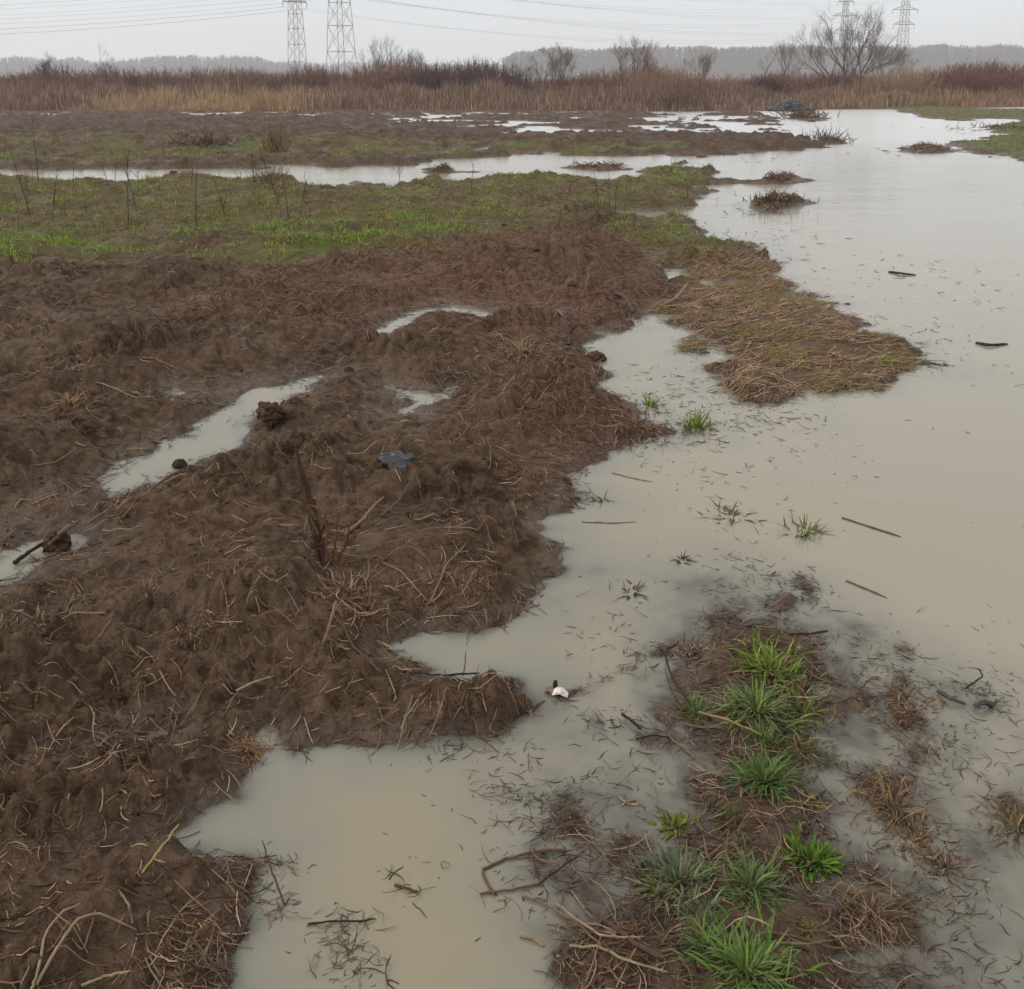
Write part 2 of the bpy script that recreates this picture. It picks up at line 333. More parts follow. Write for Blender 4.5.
def mat_water():
    m, n, out = new_mat('muddy_water')
    tcn = nd(n, 'ShaderNodeTexCoord'); v = tcn.outputs['Object']
    dep = attr(n, 'depth').outputs['Fac']
    n1 = noise(n, v, 1.1, 3); n2 = noise(n, v, 5, 4)
    sepx = nd(n, 'ShaderNodeSeparateXYZ'); n.links.new(v, sepx.inputs[0])
    deep = mixc(n, maprange(n, mth(n, 'ADD', sepx.outputs['X'], mth(n, 'MULTIPLY', sepx.outputs['Y'], .15)), .1, 1.6), (.212, .180, .112), (.226, .200, .148))  # paler and greyer over the open flood: sky reflection put into the body colour
    thick = maprange(n, mth(n, 'ADD', dep, maprange(n, n1, .3, .7, -.025, .025)), .008, .092)
    col = mixc(n, thick, (.160, .153, .124), deep)
    dif = nd(n, 'ShaderNodeBsdfDiffuse'); n.links.new(col, dif.inputs[0])
    tr = nd(n, 'ShaderNodeBsdfTransparent'); tr.inputs[0].default_value = (.93, .88, .80, 1)
    k = mth(n, 'MULTIPLY', dep, mth(n, 'MULTIPLY', maprange(n, n2, .3, .7, -110., -190.), mth(n, 'SUBTRACT', 1.0, mth(n, 'MULTIPLY', attr(n, 'clear').outputs['Fac'], .62))))
    al = mth(n, 'SUBTRACT', 1.0, mth(n, 'POWER', 2.718, k))
    body = nd(n, 'ShaderNodeMixShader'); n.links.new(al, body.inputs[0]); n.links.new(tr.outputs[0], body.inputs[1]); n.links.new(dif.outputs[0], body.inputs[2])
    gl = nd(n, 'ShaderNodeBsdfGlossy'); ypos = nd(n, 'ShaderNodeSeparateXYZ'); n.links.new(v, ypos.inputs[0])
    ruf = maprange(n, ypos.outputs['Y'], 5., 26.)                # open water further out is ruffled by the wind
    n.links.new(mth(n, 'ADD', .045, mth(n, 'MULTIPLY', ruf, .22)), gl.inputs['Roughness']); gl.inputs[0].default_value = (1, 1, 1, 1)
    fr = nd(n, 'ShaderNodeFresnel'); fr.inputs[0].default_value = 1.333
    mp = nd(n, 'ShaderNodeMapping'); n.links.new(v, mp.inputs[0]); mp.inputs['Scale'].default_value = (1, 2.2, 1)
    b = nd(n, 'ShaderNodeBump'); n.links.new(mth(n, 'ADD', .38, mth(n, 'MULTIPLY', ruf, .4)), b.inputs['Strength']); b.inputs['Distance'].default_value = .012
    w1 = noise(n, mp.outputs[0], 4.5, 3, .5); w2 = noise(n, mp.outputs[0], .7, 2)
    n.links.new(mth(n, 'MULTIPLY', w1, maprange(n, w2, .35, .65, .25, 1.)), b.inputs['Height'])
    n.links.new(b.outputs[0], gl.inputs['Normal']); n.links.new(b.outputs[0], fr.inputs['Normal'])
    mxs = nd(n, 'ShaderNodeMixShader'); n.links.new(fr.outputs[0], mxs.inputs[0]); n.links.new(body.outputs[0], mxs.inputs[1]); n.links.new(gl.outputs[0], mxs.inputs[2])
    n.links.new(mxs.outputs[0], out.inputs[0]); return m
def mat_plant(name, rough=.65, trans=0.0, spec=.3):
    m, n, out = new_mat(name); p = nd(n, 'ShaderNodeBsdfPrincipled')
    c = attr(n, 'tint').outputs['Color']; tcn = nd(n, 'ShaderNodeTexCoord')
    if name == 'bare_twigs': c = mixc(n, 1.0, c, nd(n, 'ShaderNodeObjectInfo').outputs['Color'], 'MULTIPLY')
    c2 = mixc(n, maprange(n, noise(n, tcn.outputs['Object'], 60, 3), .35, .7), c, (.45, .42, .38), 'MULTIPLY')
    c = mixc(n, .6, c, c2)
    n.links.new(c, p.inputs['Base Color']); p.inputs['Roughness'].default_value = rough; p.inputs['Specular IOR Level'].default_value = spec
    if trans > 0:
        t = nd(n, 'ShaderNodeBsdfTranslucent'); n.links.new(c, t.inputs[0]); ms = nd(n, 'ShaderNodeMixShader'); ms.inputs[0].default_value = trans
        n.links.new(p.outputs[0], ms.inputs[1]); n.links.new(t.outputs[0], ms.inputs[2]); n.links.new(ms.outputs[0], out.inputs[0])
    else: n.links.new(p.outputs[0], out.inputs[0])
    return m
def mat_plain(name, col, col2=None, rough=.6, scale=30, metal=0., bump=0.):
    m, n, out = new_mat(name); p = nd(n, 'ShaderNodeBsdfPrincipled'); tcn = nd(n, 'ShaderNodeTexCoord')
    nn = noise(n, tcn.outputs['Object'], scale, 4, .6)
    n.links.new(mixc(n, maprange(n, nn, .35, .65), col, col2 or tuple(q * .6 for q in col)), p.inputs['Base Color'])
    p.inputs['Roughness'].default_value = rough; p.inputs['Metallic'].default_value = metal
    if bump:
        b = nd(n, 'ShaderNodeBump'); b.inputs['Strength'].default_value = bump; b.inputs['Distance'].default_value = .01; n.links.new(nn, b.inputs['Height']); n.links.new(b.outputs[0], p.inputs['Normal'])
    n.links.new(p.outputs[0], out.inputs[0]); return m
M = dict(ground=mat_ground(), water=mat_water(), straw=mat_plant('dead_straw', .6, .1, .12), grass=mat_plant('green_grass', .55, .3, .10), twig=mat_plant('bare_twigs', .9, 0., .05),
         steel=mat_plain('galvanised_steel', (.075, .08, .085), (.05, .052, .055), .6, 1.0, .2), wire=mat_plain('cable', (.05, .05, .055), None, .6, 3),
         clod=mat_plain('wet_clod', (.050, .034, .023), (.085, .058, .040), .6, 30, 0, .6), slate=mat_plain('slate_blue_plastic', (.022, .026, .033), (.030, .022, .016), .42, 16, 0, .6),
         white=mat_plain('white_plastic', (.55, .52, .48), (.26, .21, .17), .4, 90), red=mat_plain('faded_red_plastic', (.20, .075, .055), (.12, .07, .05), .5, 90),
         dark=mat_plain('charred_wood', (.020, .016, .013), (.035, .026, .02), .55, 60, 0, .5), glass=mat_plain('porcelain', (.12, .09, .08), None, .3, 3), rubble=mat_plain('dark_rubble', (.035, .037, .038), (.075, .075, .072), .7, 6, 0, .6))

# ------------------------------------------------------------------ object helpers
def tag(o, label=None, cat=None, group=None, kind=None):
    if label: o['label'] = label
    if cat: o['category'] = cat
    if group: o['group'] = group
    if kind: o['kind'] = kind
    return o
def mesh_np(name, v, quads=None, tris=None, mat=None, parent=None, tint=None, smooth=False, attrs=None):
    me = bpy.data.meshes.new(name); v = np.asarray(v, np.float32).reshape(-1, 3)
    nq = 0 if quads is None else len(quads); ntr = 0 if tris is None else len(tris)
    loops = np.concatenate([a.ravel() for a in (quads, tris) if a is not None and len(a)]).astype(np.int32)
    me.vertices.add(len(v)); me.vertices.foreach_set('co', v.ravel())
    me.loops.add(len(loops)); me.loops.foreach_set('vertex_index', loops)
    me.polygons.add(nq + ntr)
    st = np.concatenate([np.arange(nq) * 4, nq * 4 + np.arange(ntr) * 3]).astype(np.int32)
    me.polygons.foreach_set('loop_start', st)
    me.polygons.foreach_set('use_smooth', np.full(nq + ntr, smooth, dtype=bool))
    if tint is not None:
        a = me.attributes.new('tint', 'FLOAT_COLOR', 'POINT'); c = np.ones((len(v), 4), np.float32); c[:, :3] = tint; a.data.foreach_set('color', c.ravel())
    for k, val in (attrs or {}).items():
        a = me.attributes.new(k, 'FLOAT', 'POINT'); a.data.foreach_set('value', np.asarray(val, np.float32).ravel())
    me.update(calc_edges=True); me.validate()
    if mat: me.materials.append(mat)
    o = bpy.data.objects.new(name, me); COL.objects.link(o)
    if parent: o.parent = parent
    return o
def empty(name, loc, rz=0):
    o = bpy.data.objects.new(name, None); COL.objects.link(o); o.location = loc; o.rotation_euler.z = rz; o.empty_display_size = .1; return o
class Geo:
    """collects tubes and ribbons, then links them as ONE mesh object"""
    def __init__(s): s.v = []; s.q = []; s.t = []; s.c = []; s.n = 0
    def add(s, v, q=None, t=None, c=(.1, .1, .1)):
        v = np.asarray(v, np.float32).reshape(-1, 3); s.v.append(v)
        if q is not None and len(q): s.q.append(np.asarray(q, np.int64).reshape(-1, 4) + s.n)
        if t is not None and len(t): s.t.append(np.asarray(t, np.int64).reshape(-1, 3) + s.n)
        c = np.asarray(c, np.float32); s.c.append(np.broadcast_to(c, (len(v), 3)) if c.ndim == 1 else c); s.n += len(v)
    def tubes(s, pts, rad, col, k=3):
        """pts (N,S,3), rad (N,S), col (N,3): N closed tapering tubes"""
        pts = np.asarray(pts, np.float32); N, Sg, _ = pts.shape; rad = np.broadcast_to(np.asarray(rad, np.float32), (N, Sg))
        tan = np.gradient(pts, axis=1); tan /= np.linalg.norm(tan, axis=2, keepdims=True) + 1e-9
        ref = np.where(np.abs(tan[:, :1, 2:3]) > .8, np.array([1., .2, 0]), np.array([0., 0, 1.])); ref = np.broadcast_to(ref, tan.shape)
        a = np.cross(tan, ref); a /= np.linalg.norm(a, axis=2, keepdims=True) + 1e-9; b = np.cross(tan, a)
        ang = np.arange(k) * 2 * math.pi / k
        v = pts[:, :, None, :] + rad[:, :, None, None] * (a[:, :, None, :] * np.cos(ang)[None, None, :, None] + b[:, :, None, :] * np.sin(ang)[None, None, :, None])
        idx = np.arange(N * Sg * k).reshape(N, Sg, k); nx = np.roll(idx, -1, axis=2)
        q = np.stack([idx[:, :-1], nx[:, :-1], nx[:, 1:], idx[:, 1:]], -1).reshape(-1, 4)
        tr = []
        for e_ in (0, Sg - 1):
            for j in range(1, k - 1): tr.append(np.stack([idx[:, e_, 0], idx[:, e_, j], idx[:, e_, j + 1]], -1))
        col = np.broadcast_to(np.asarray(col, np.float32), (N, 3)); cc = np.repeat(col, Sg * k, axis=0)
        s.add(v, q, np.concatenate(tr), cc)
    def ribbons(s, pts, side, col, tipcol=None):
        """pts (N,S,3) centre line, side (N,S,3) half-width vectors"""
        N, Sg, _ = pts.shape; v = np.stack([pts - side, pts + side], 2); idx = np.arange(N * Sg * 2).reshape(N, Sg, 2)
        q = np.stack([idx[:, :-1, 0], idx[:, :-1, 1], idx[:, 1:, 1], idx[:, 1:, 0]], -1).reshape(-1, 4)
        col = np.broadcast_to(np.asarray(col, np.float32), (N, 3))[:, None, None, :]
        if tipcol is not None:
            f = np.linspace(0, 1, Sg)[None, :, None, None] ** 2; col = col * (1 - f) + np.broadcast_to(np.asarray(tipcol, np.float32), (N, 3))[:, None, None, :] * f
        s.add(v, q, None, np.broadcast_to(col, (N, Sg, 2, 3)).reshape(-1, 3))
    def build(s, name, mat, parent=None, smooth=False):
        return mesh_np(name, np.concatenate(s.v), np.concatenate(s.q) if s.q else None, np.concatenate(s.t) if s.t else None, mat, parent, np.concatenate(s.c), smooth)
rng = np.random.default_rng(7)
def U(a, b, n=None): return rng.uniform(a, b, n)
def pick(cols, n, jit=.18):
    c = np.asarray(cols, np.float32)[rng.integers(0, len(cols), n)]; return c * (1 + U(-jit, jit, (n, 1))) * (1 + U(-.06, .06, (n, 3)))

# ------------------------------------------------------------------ ground and water
nr, ntn = HG.shape
idx = np.arange(nr * ntn).reshape(nr, ntn)
quads = np.stack([idx[:-1, :-1], idx[1:, :-1], idx[1:, 1:], idx[:-1, 1:]], -1)
seam = np.stack([idx[:-1, -1], idx[1:, -1], idx[1:, 0], idx[:-1, 0]], -1)
gquads = np.concatenate([quads.reshape(-1, 4), seam])[:, ::-1]
gv = np.stack([gx, gy, HG], -1)
patch = np.clip(.5 + 1.1 * fbm(gx, gy, 1.3, 4, 301), 0, 1)
green = np.clip(T['grass'] * (.40 + .7 * patch) + T['fg'] * patch * 1.1 + T['sg'] * .95 + T['pen'] * .35 * patch + T['si'] * .3 * patch, 0, 1) * sstep(0, .1, T['sd'])
resid = np.clip(T['res'] * (.45 + .7 * patch) + T['pen'] * .9 + (T['sb'] > 0) * .9 + T['isF'] * .10, 0, 1)
wet = sstep(.05, .0, HG)
ground = mesh_np('ground', gv, gquads, None, M['ground'], None, None, True, dict(green=green, residue=resid, wet=wet, field=T['field'] * (1 - np.clip(T['fg'] * 1.3, 0, 1))))
tag(ground, kind='structure')
wm = HG < .012
cell = (wm[:-1, :-1] | wm[1:, :-1] | wm[1:, 1:] | wm[:-1, 1:]) & (rr[1:, 1:] < 62) & (np.abs(tt[1:, 1:]) < 1.3)
wq = quads[cell][:, ::-1]; used = np.unique(wq); remap = np.full(nr * ntn, -1, np.int64); remap[used] = np.arange(len(used))
wv = gv.reshape(-1, 3)[used].copy(); dep = np.maximum(0, -wv[:, 2]); wv[:, 2] = 0.0
water = mesh_np('flood_water', wv, remap[wq], None, M['water'], None, None, True, dict(depth=dep, clear=T['sha'].reshape(-1)[used])); tag(water, kind='structure')

# ------------------------------------------------------------------ scattering helpers
def place(px, py, off=0.0):
    """point on the ground or water that the photograph shows at a pixel, 'off' above it"""
    x, y = G(px, py)
    for _ in range(6):
        z = max(float(hz(x, y)), 0.0) + off; x, y = G(px, py, z)
    return np.array([x, y, max(float(hz(x, y)), 0.0) + off])
def scatter(n, r0, r1, a=.60, power=0.0):
    if power == 0: r = np.exp(U(math.log(r0), math.log(r1), n))
    else: r = (U(0, 1, n) * (r1 ** power - r0 ** power) + r0 ** power) ** (1 / power)
    t = U(-a, a, n); return r * np.sin(t), r * np.cos(t)
GF = {k: T[k].astype(np.float32) for k in ('mud', 'grass', 'pen', 'res', 'isF', 'sha', 'sd', 'fg', 'sg', 'sb', 'si', 'field')}
GF['green'] = green.astype(np.float32); GF['patch'] = patch.astype(np.float32)
def lie(x, y, L, ang, nseg=4, lift=.004, curl=.35, tilt=.0, wat=False):
    """centre lines that lie over the ground: (N,S,3)"""
    N = len(x); t = np.linspace(-.5, .5, nseg); bend = U(-curl, curl, N)
    a = ang[:, None] + bend[:, None] * t[None] * 2.4
    step = (L / (nseg - 1))[:, None]; dx = np.cumsum(np.cos(a) * step, 1); dy = np.cumsum(np.sin(a) * step, 1)
    X = x[:, None] + dx - dx[:, nseg // 2][:, None]; Y = y[:, None] + dy - dy[:, nseg // 2][:, None]
    Z = hz(X, Y)
    if wat: Z = np.maximum(Z, 0.0)
    zl = Z.mean(1, keepdims=True) + (Z[:, -1:] - Z[:, :1]) * t[None]
    Z = np.maximum(Z * .55 + zl * .45, Z - .002) + lift
    Z = Z + (np.abs(U(-1, 1, (N, 1))) * tilt * L[:, None]) * (t[None] + .5) ** 1.3
    return np.stack([X, Y, Z], -1)

STRAW = [(.27,.18,.11),(.19,.115,.066),(.13,.072,.044),(.085,.053,.034),(.34,.245,.155),(.05,.034,.025)]
REDS = [(.17,.088,.055),(.13,.066,.042),(.22,.135,.082),(.09,.050,.034),(.28,.195,.125),(.065,.04,.028)]

# ------------------------------------------------------------------ litter of dead plants on the ploughed soil (uncountable)
def litter():
    g = Geo()
    x, y = scatter(200000, 1.25, 16, .60)
    r = np.hypot(x, y); cl = fbm(x, y, .33, 3, 401) + .5 * fbm(x, y, 1.1, 2, 411)
    dens = look(GF['mud'], x, y) * (.13 + .80 * sstep(.1, .8, cl)) + look(GF['res'], x, y) * (.70 + .5 * sstep(-.2, .4, cl))
    keep = (U(0, 1, len(x)) < dens * .55) & (look(GF['sd'], x, y) > .0)
    x, y, r = x[keep], y[keep], r[keep]; N = len(x)
    L = np.exp(U(math.log(.010), math.log(.13), N)) * np.clip(.7 + r * .06, .8, 1.3)
    p = lie(x, y, L, U(0, 6.283, N), 4, .003, .4, .35)
    rad = (.0006 + .0010 * U(0, 1, N) ** 2.6 + r * .00011)[:, None] * np.array([.8, 1, 1, .6])[None]
    red = look(GF['res'], x, y)[:, None] > U(0, 1, (N, 1))
    g.tubes(p, rad, np.where(red, pick(REDS, N), pick(STRAW, N)), 3)
    # fine fibres, roots
    x, y = scatter(90000, 1.25, 14, .60); r = np.hypot(x, y); cl = fbm(x, y, .22, 3, 421)
    keep = (U(0, 1, len(x)) < (look(GF['mud'], x, y) * .35 * sstep(.1, .7, cl) + .5 * look(GF['res'], x, y))) & (look(GF['sd'], x, y) > .0)
    x, y, r = x[keep], y[keep], r[keep]; N = len(x)
    p = lie(x, y, U(.02, .08, N), U(0, 6.283, N), 4, .002, 1.2, .2)
    g.tubes(p, (.0005 + .00008 * r)[:, None] * np.ones((1, 4)), np.where(look(GF['res'], x, y)[:, None] > U(0, 1, (N, 1)), pick(REDS, N), pick(STRAW, N) * .7), 3)
    # bank between the waters
    x, y = scatter(20000, 1.25, 3.2, .45); keep = (look(GF['isF'], x, y) > .4) & (look(HG, x, y) > -.008) & (fbm(x, y, .25, 3, 431) > U(-.75, .55, len(x)))
    x, y = x[keep], y[keep]; N = len(x); L = np.exp(U(math.log(.015), math.log(.12), N))
    p = lie(x, y, L, U(0, 6.283, N), 5, .003, .8, .3, True)
    g.tubes(p, (.0006 + .0009 * U(0, 1, N) ** 2)[:, None] * np.array([.8, 1, 1, .9, .5])[None], pick(STRAW + [(.10,.065,.042),(.085,.053,.034)], N), 3)
    x, y = scatter(90000, 1.3, 8, .58); sdv = look(GF['sd'], x, y); keep = (np.abs(sdv) < U(.0, .05, len(x)) * np.clip(np.hypot(x, y) / 3, .6, 1.5)) & (fbm(x, y, .45, 3, 441) > U(-.5, .6, len(x)))
    x, y = x[keep], y[keep]; N = len(x); r = np.hypot(x, y)
    p = lie(x, y, np.exp(U(math.log(.012), math.log(.10), N)), U(0, 6.283, N), 4, .002, .5, .18, True)
    g.tubes(p, (.0006 + .0009 * U(0, 1, N) ** 2 + r * .0001)[:, None] * np.array([.8, 1, 1, .6])[None], pick(STRAW[1:] + REDS[:4] + [(.05,.035,.025)], N), 3)
    tag(g.build('straw_litter', M['straw']), 'dead straw and roots littering the ploughed soil', 'straw', None, 'stuff')
litter()

def mats():
    g = Geo(); n = 60000
    P = world_poly(PENINSULA); x = U(P[:, 0].min() - .4, P[:, 0].max() + .4, n); y = U(P[:, 1].min() - .4, P[:, 1].max() + .4, n)
    keep = (look(GF['pen'], x, y) > U(.02, .8, n)) & (look(HG, x, y) > U(-.03, -.004, n)) & (fbm(x, y, .4, 3, 441) > U(-.55, .3, n)); x, y = x[keep], y[keep]; N = len(x)
    flow = 1.2 * fbm(x, y, .9, 2, 451)
    p = lie(x, y, U(.04, .15, N), flow + rng.normal(0, 1.1, N), 4, .006, .8, .3, True)
    ol = (fbm(x, y, .5, 3, 461) > .15)[:, None]
    g.tubes(p, U(.0009, .0024, N)[:, None] * np.array([.8, 1, 1, .5])[None], np.where(ol & (U(0, 1, (N, 1)) < .6), pick([(.21,.18,.06),(.15,.16,.045),(.27,.20,.09)], N), pick([(.24,.15,.095),(.32,.21,.13),(.17,.105,.07),(.42,.31,.20),(.11,.07,.046),(.20,.115,.075)], N)), 3)
    # islets and far weeds
    for poly in ISLES:
        P = world_poly(poly); m = 500; x = U(P[:, 0].min(), P[:, 0].max(), m); y = U(P[:, 1].min(), P[:, 1].max(), m); k = look(GF['si'], x, y) > .5; x, y = x[k], y[k]
        if len(x): g.tubes(lie(x, y, U(.05, .2, len(x)), U(0, 6.28, len(x)), 4, .01, .8, .6, True), np.full((len(x), 4), .0045), pick(REDS, len(x)), 3)
    tag(g.build('dead_grass_mat', M['straw']), 'matted reddish dead grass lying on the low spit', 'dead grass', None, 'stuff')
mats()

def meadow():
    g = Geo(); n = 340000
    x, y = scatter(n, 5.6, 22, .62, .6); gr = look(GF['green'], x, y); hgt = look(HG, x, y); gm = look(GF['grass'], x, y)
    keep = (hgt > .005) & (gr > U(.08, .95, n)); x, y, gr = x[keep], y[keep], gr[keep]; N = len(x); r = np.hypot(x, y)
    cm = fbm(x, y, .5, 4, 473, .6); k2 = cm > U(-.35, .40, N); x, y, gr, r, cm = x[k2], y[k2], gr[k2], r[k2], cm[k2]; N = len(x)
    br = sstep(-.10, .5, fbm(x, y, .75, 3, 471) + .60 * BRIGHT(x, y))
    L = U(.02, .06, N) * (1 + .5 * br) * (.8 + 1.3 * np.clip(cm, 0, 1)); a = U(0, 6.283, N); lean = U(.2, 1.1, N)
    z = hz(x, y); t = np.array([0, .55, 1.])
    d = L[:, None] * t[None]; hx = np.sin(lean)[:, None] * d * (.5 + .5 * t)[None]; hv = np.cos(lean)[:, None] * d * (1 - .25 * t)[None]
    p = np.stack([x[:, None] + hx * np.cos(a)[:, None], y[:, None] + hx * np.sin(a)[:, None], z[:, None] - .004 + hv], -1)
    w = (.0016 + .00022 * r) ; s_ = np.stack([-np.sin(a), np.cos(a), 0 * a], -1)[:, None, :] * (w[:, None] * np.array([1, .8, .1])[None])[:, :, None]
    gcol = pick([(.17,.31,.03),(.24,.36,.045),(.12,.22,.025),(.31,.38,.07)], N); dcol = pick([(.31,.255,.09),(.25,.215,.07),(.38,.27,.14),(.17,.11,.06),(.22,.25,.055)], N)
    g.ribbons(p, s_, np.where(U(0, 1, (N, 1)) < (.10 + .85 * br)[:, None], gcol, dcol))
    # dead stems lying in it
    x, y = scatter(20000, 5.8, 21, .62, .6); k = (look(GF['grass'], x, y) > U(0.1, 1, len(x))) & (look(HG, x, y) > .0); x, y = x[k], y[k]; N = len(x)
    g.tubes(lie(x, y, U(.03, .14, N), U(0, 6.283, N), 4, .010, .5, .4), np.full((N, 4), .0011) + .00008 * np.hypot(x, y)[:, None], pick(STRAW + REDS + [(.36,.27,.17),(.3,.22,.13)], N), 3)
    # pasture beyond the flood on the right
    x, y = scatter(60000, 17, 50, .62, 1.0); k = (look(GF['sg'], x, y) > .5) & (look(HG, x, y) > .0); x, y = x[k], y[k]; N = len(x)
    a = U(0, 6.283, N); L = U(.04, .09, N); z = hz(x, y); p = np.stack([np.stack([x, y, z], -1), np.stack([x + .5 * L * np.cos(a), y + .5 * L * np.sin(a), z + L * .8], -1)], 1)
    s_ = np.stack([np.sin(a), np.cos(a), 0 * a], -1)[:, None, :] * np.array([.010, .003])[None, :, None]
    g.ribbons(p, s_, pick([(.17,.22,.035),(.21,.21,.055),(.15,.18,.03),(.25,.20,.08)], N))
    tag(g.build('grass', M['grass']), 'short green and dead grass growing on the wet field', 'grass', None, 'stuff')
BR_SPOTS = [((60,257),.9,.6),((250,243),.8,.6),((340,247),1.0,.6),((410,245),.8,.5),((660,235),.5,.5),((650,262),.3,.3),((740,250),.5,.3),((690,180),.8,.6),((110,258),.7,.5)]
def BRIGHT(x, y):
    o = np.zeros_like(x) - .9
    for (p, sx, sy) in BR_SPOTS:
        cx_, cy_ = G(*p); o = np.maximum(o, 2.6 * np.exp(-((x - cx_) / sx) ** 2 - ((y - cy_) / sy) ** 2) - .6)
    return o
meadow()

def clods():
    ph = (1 + 5 ** .5) / 2
    iv = np.array([(-1,ph,0),(1,ph,0),(-1,-ph,0),(1,-ph,0),(0,-1,ph),(0,1,ph),(0,-1,-ph),(0,1,-ph),(ph,0,-1),(ph,0,1),(-ph,0,-1),(-ph,0,1)], np.float32); iv /= np.linalg.norm(iv[0])
    it = np.array([(0,11,5),(0,5,1),(0,1,7),(0,7,10),(0,10,11),(1,5,9),(5,11,4),(11,10,2),(10,7,6),(7,1,8),(3,9,4),(3,4,2),(3,2,6),(3,6,8),(3,8,9),(4,9,5),(2,4,11),(6,2,10),(8,6,7),(9,8,1)])
    x, y = scatter(60000, 1.25, 11, .60); cl = fbm(x, y, .5, 3, 481)
    k = (look(GF['mud'], x, y) * .6 > U(0, 1, len(x))) & (look(HG, x, y) > .012) & (cl > U(-.6, .9, len(x))); x, y = x[k], y[k]; N = len(x); r = np.hypot(x, y)
    s_ = np.exp(rng.normal(math.log(.0030), .6, N)) * (.7 + .17 * r); s_ = np.minimum(s_, .035)
    c = np.stack([x, y, hz(x, y) - s_ * .15], -1)
    v = iv[None] * (1 + U(-.35, .35, (N, 12, 1))) * s_[:, None, None] * np.stack([U(.7, 1.6, N), U(.7, 1.6, N), U(.5, 1.0, N)], -1)[:, None, :]
    v = v + c[:, None, :]; t = (it[None] + (np.arange(N) * 12)[:, None, None]).reshape(-1, 3)
    o = mesh_np('soil_crumbs', v.reshape(-1, 3), None, t, M['ground'], None, None, False); tag(o, 'crumbs of wet brown soil strewn over the ploughed ground', 'soil', None, 'stuff')
clods()

# ------------------------------------------------------------------ drowned weeds in the shallows (uncountable)
def drowned():
    g = Geo()
    def clump(cx_, cy_, n, sx, sy, L0, L1, cols, up=.35, rad=.0011):
        x = rng.normal(cx_, sx, n); y = rng.normal(cy_, sy, n); k = look(HG, x, y) < .03; x, y = x[k], y[k]; N = len(x)
        if N == 0: return
        p = lie(x, y, L0 * .6 + (L1 - L0 * .6) * U(0, 1, N) ** 2, U(0, 6.283, N), 5, .001, .9, up, True); p += rng.normal(0, .0016, p.shape) * np.array([1, 1, .3]); p[:, :, 2] -= U(0, .005, (N, 1))
        g.tubes(p, (U(.5, 1.3, N) * rad)[:, None] * np.array([.7, 1, 1, .8, .4])[None], pick(cols, N), 3)
    DK = [(.07,.05,.034),(.10,.07,.046),(.045,.034,.025),(.15,.105,.065)]; TN = [(.17,.115,.065),(.12,.075,.045),(.07,.05,.03),(.2,.15,.09)]
    for (p0, p1, wid, top) in WEEDLINES:
        a = np.array(G(*p0)); b = np.array(G(*p1)); L = np.linalg.norm(b - a); m = max(1, int(L / .07))
        for i in range(m + 1):
            c = a + (b - a) * (i / max(1, m)); clump(c[0], c[1], int(rng.integers(8, 26)), wid * .9, wid * .9, .02, .08, DK + TN, .3, .0012 if c[1] < 3.2 else .002)
    for (px, py, n, s_, cols) in [(770,590,60,.12,DK),(740,610,60,.10,DK),(690,560,14,.15,DK),(620,600,12,.12,DK),(600,640,20,.10,DK),(640,650,24,.10,DK),(620,725,40,.07,DK),(690,735,40,.07,DK),(560,800,30,.06,DK),(540,820,60,.06,DK),
        (510,790,50,.05,DK),(600,800,40,.09,DK),(640,770,30,.08,DK),(520,880,30,.08,DK),(580,880,40,.08,DK),(620,860,40,.06,DK),(850,680,50,.07,DK),(870,660,40,.1,DK),(900,690,60,.06,TN),(900,730,50,.05,TN),(890,790,80,.05,TN),
        (925,760,40,.06,DK),(950,740,40,.08,DK),(980,770,50,.1,DK),(905,830,60,.05,TN),(940,860,50,.07,DK),(960,900,40,.07,DK),(900,900,60,.06,TN),(930,960,60,.08,DK),(980,960,30,.08,DK),(860,850,20,.05,DK),(1010,815,60,.04,TN),(1000,700,50,.1,DK),(980,680,30,.06,DK),
        (880,640,20,.1,DK),(960,640,16,.15,DK),(700,390,50,.2,DK),(740,400,60,.2,DK),(660,380,30,.15,DK),(640,440,30,.2,DK),(720,450,40,.3,DK),(770,430,30,.25,DK),(690,480,20,.2,DK),(900,345,40,.35,DK),(940,340,20,.3,DK),(860,330,30,.3,DK),(720,520,14,.1,DK),(820,470,8,.2,DK),
        (745,270,30,.4,DK),(760,240,30,.4,DK),(720,210,20,.6,DK),(770,160,14,.6,DK),(900,280,20,.5,DK),(960,283,20,.5,DK),(965,130,30,.8,DK),(850,150,10,1.,DK),(500,760,30,.08,DK),(440,750,30,.04,DK),(410,885,8,.03,DK),(350,960,50,.035,TN),(340,935,30,.03,DK),(265,870,40,.03,TN),(280,910,20,.03,TN)]:
        c = G(px, py); f = max(1., c[1] / 3.0); clump(c[0], c[1], int(n * 1.5), s_ * .85, s_ * (.8 if c[1] < 4 else 1.3), .02 * f ** .5, .07 * f ** .6, cols, .35, .0010 * f ** .8)
    # loose flecks afloat
    x, y = scatter(420, 1.6, 9, .55); k = (look(HG, x, y) < -.004) & (fbm(x, y, .7, 3, 491) > U(-.1, .9, len(x))); x, y = x[k], y[k]; N = len(x); r = np.hypot(x, y)
    p = lie(x, y, np.exp(U(math.log(.004), math.log(.035), N)), U(0, 6.283, N), 3, .0004, .4, .1, True); g.tubes(p, (U(.0006, .0013, N) * (1 + .15 * r))[:, None] * np.ones((1, 3)), pick(DK + TN, N), 3)
    tag(g.build('drowned_weeds', M['straw']), 'drowned brown weeds and twigs poking through the shallow flood water', 'weeds', None, 'stuff')
drowned()

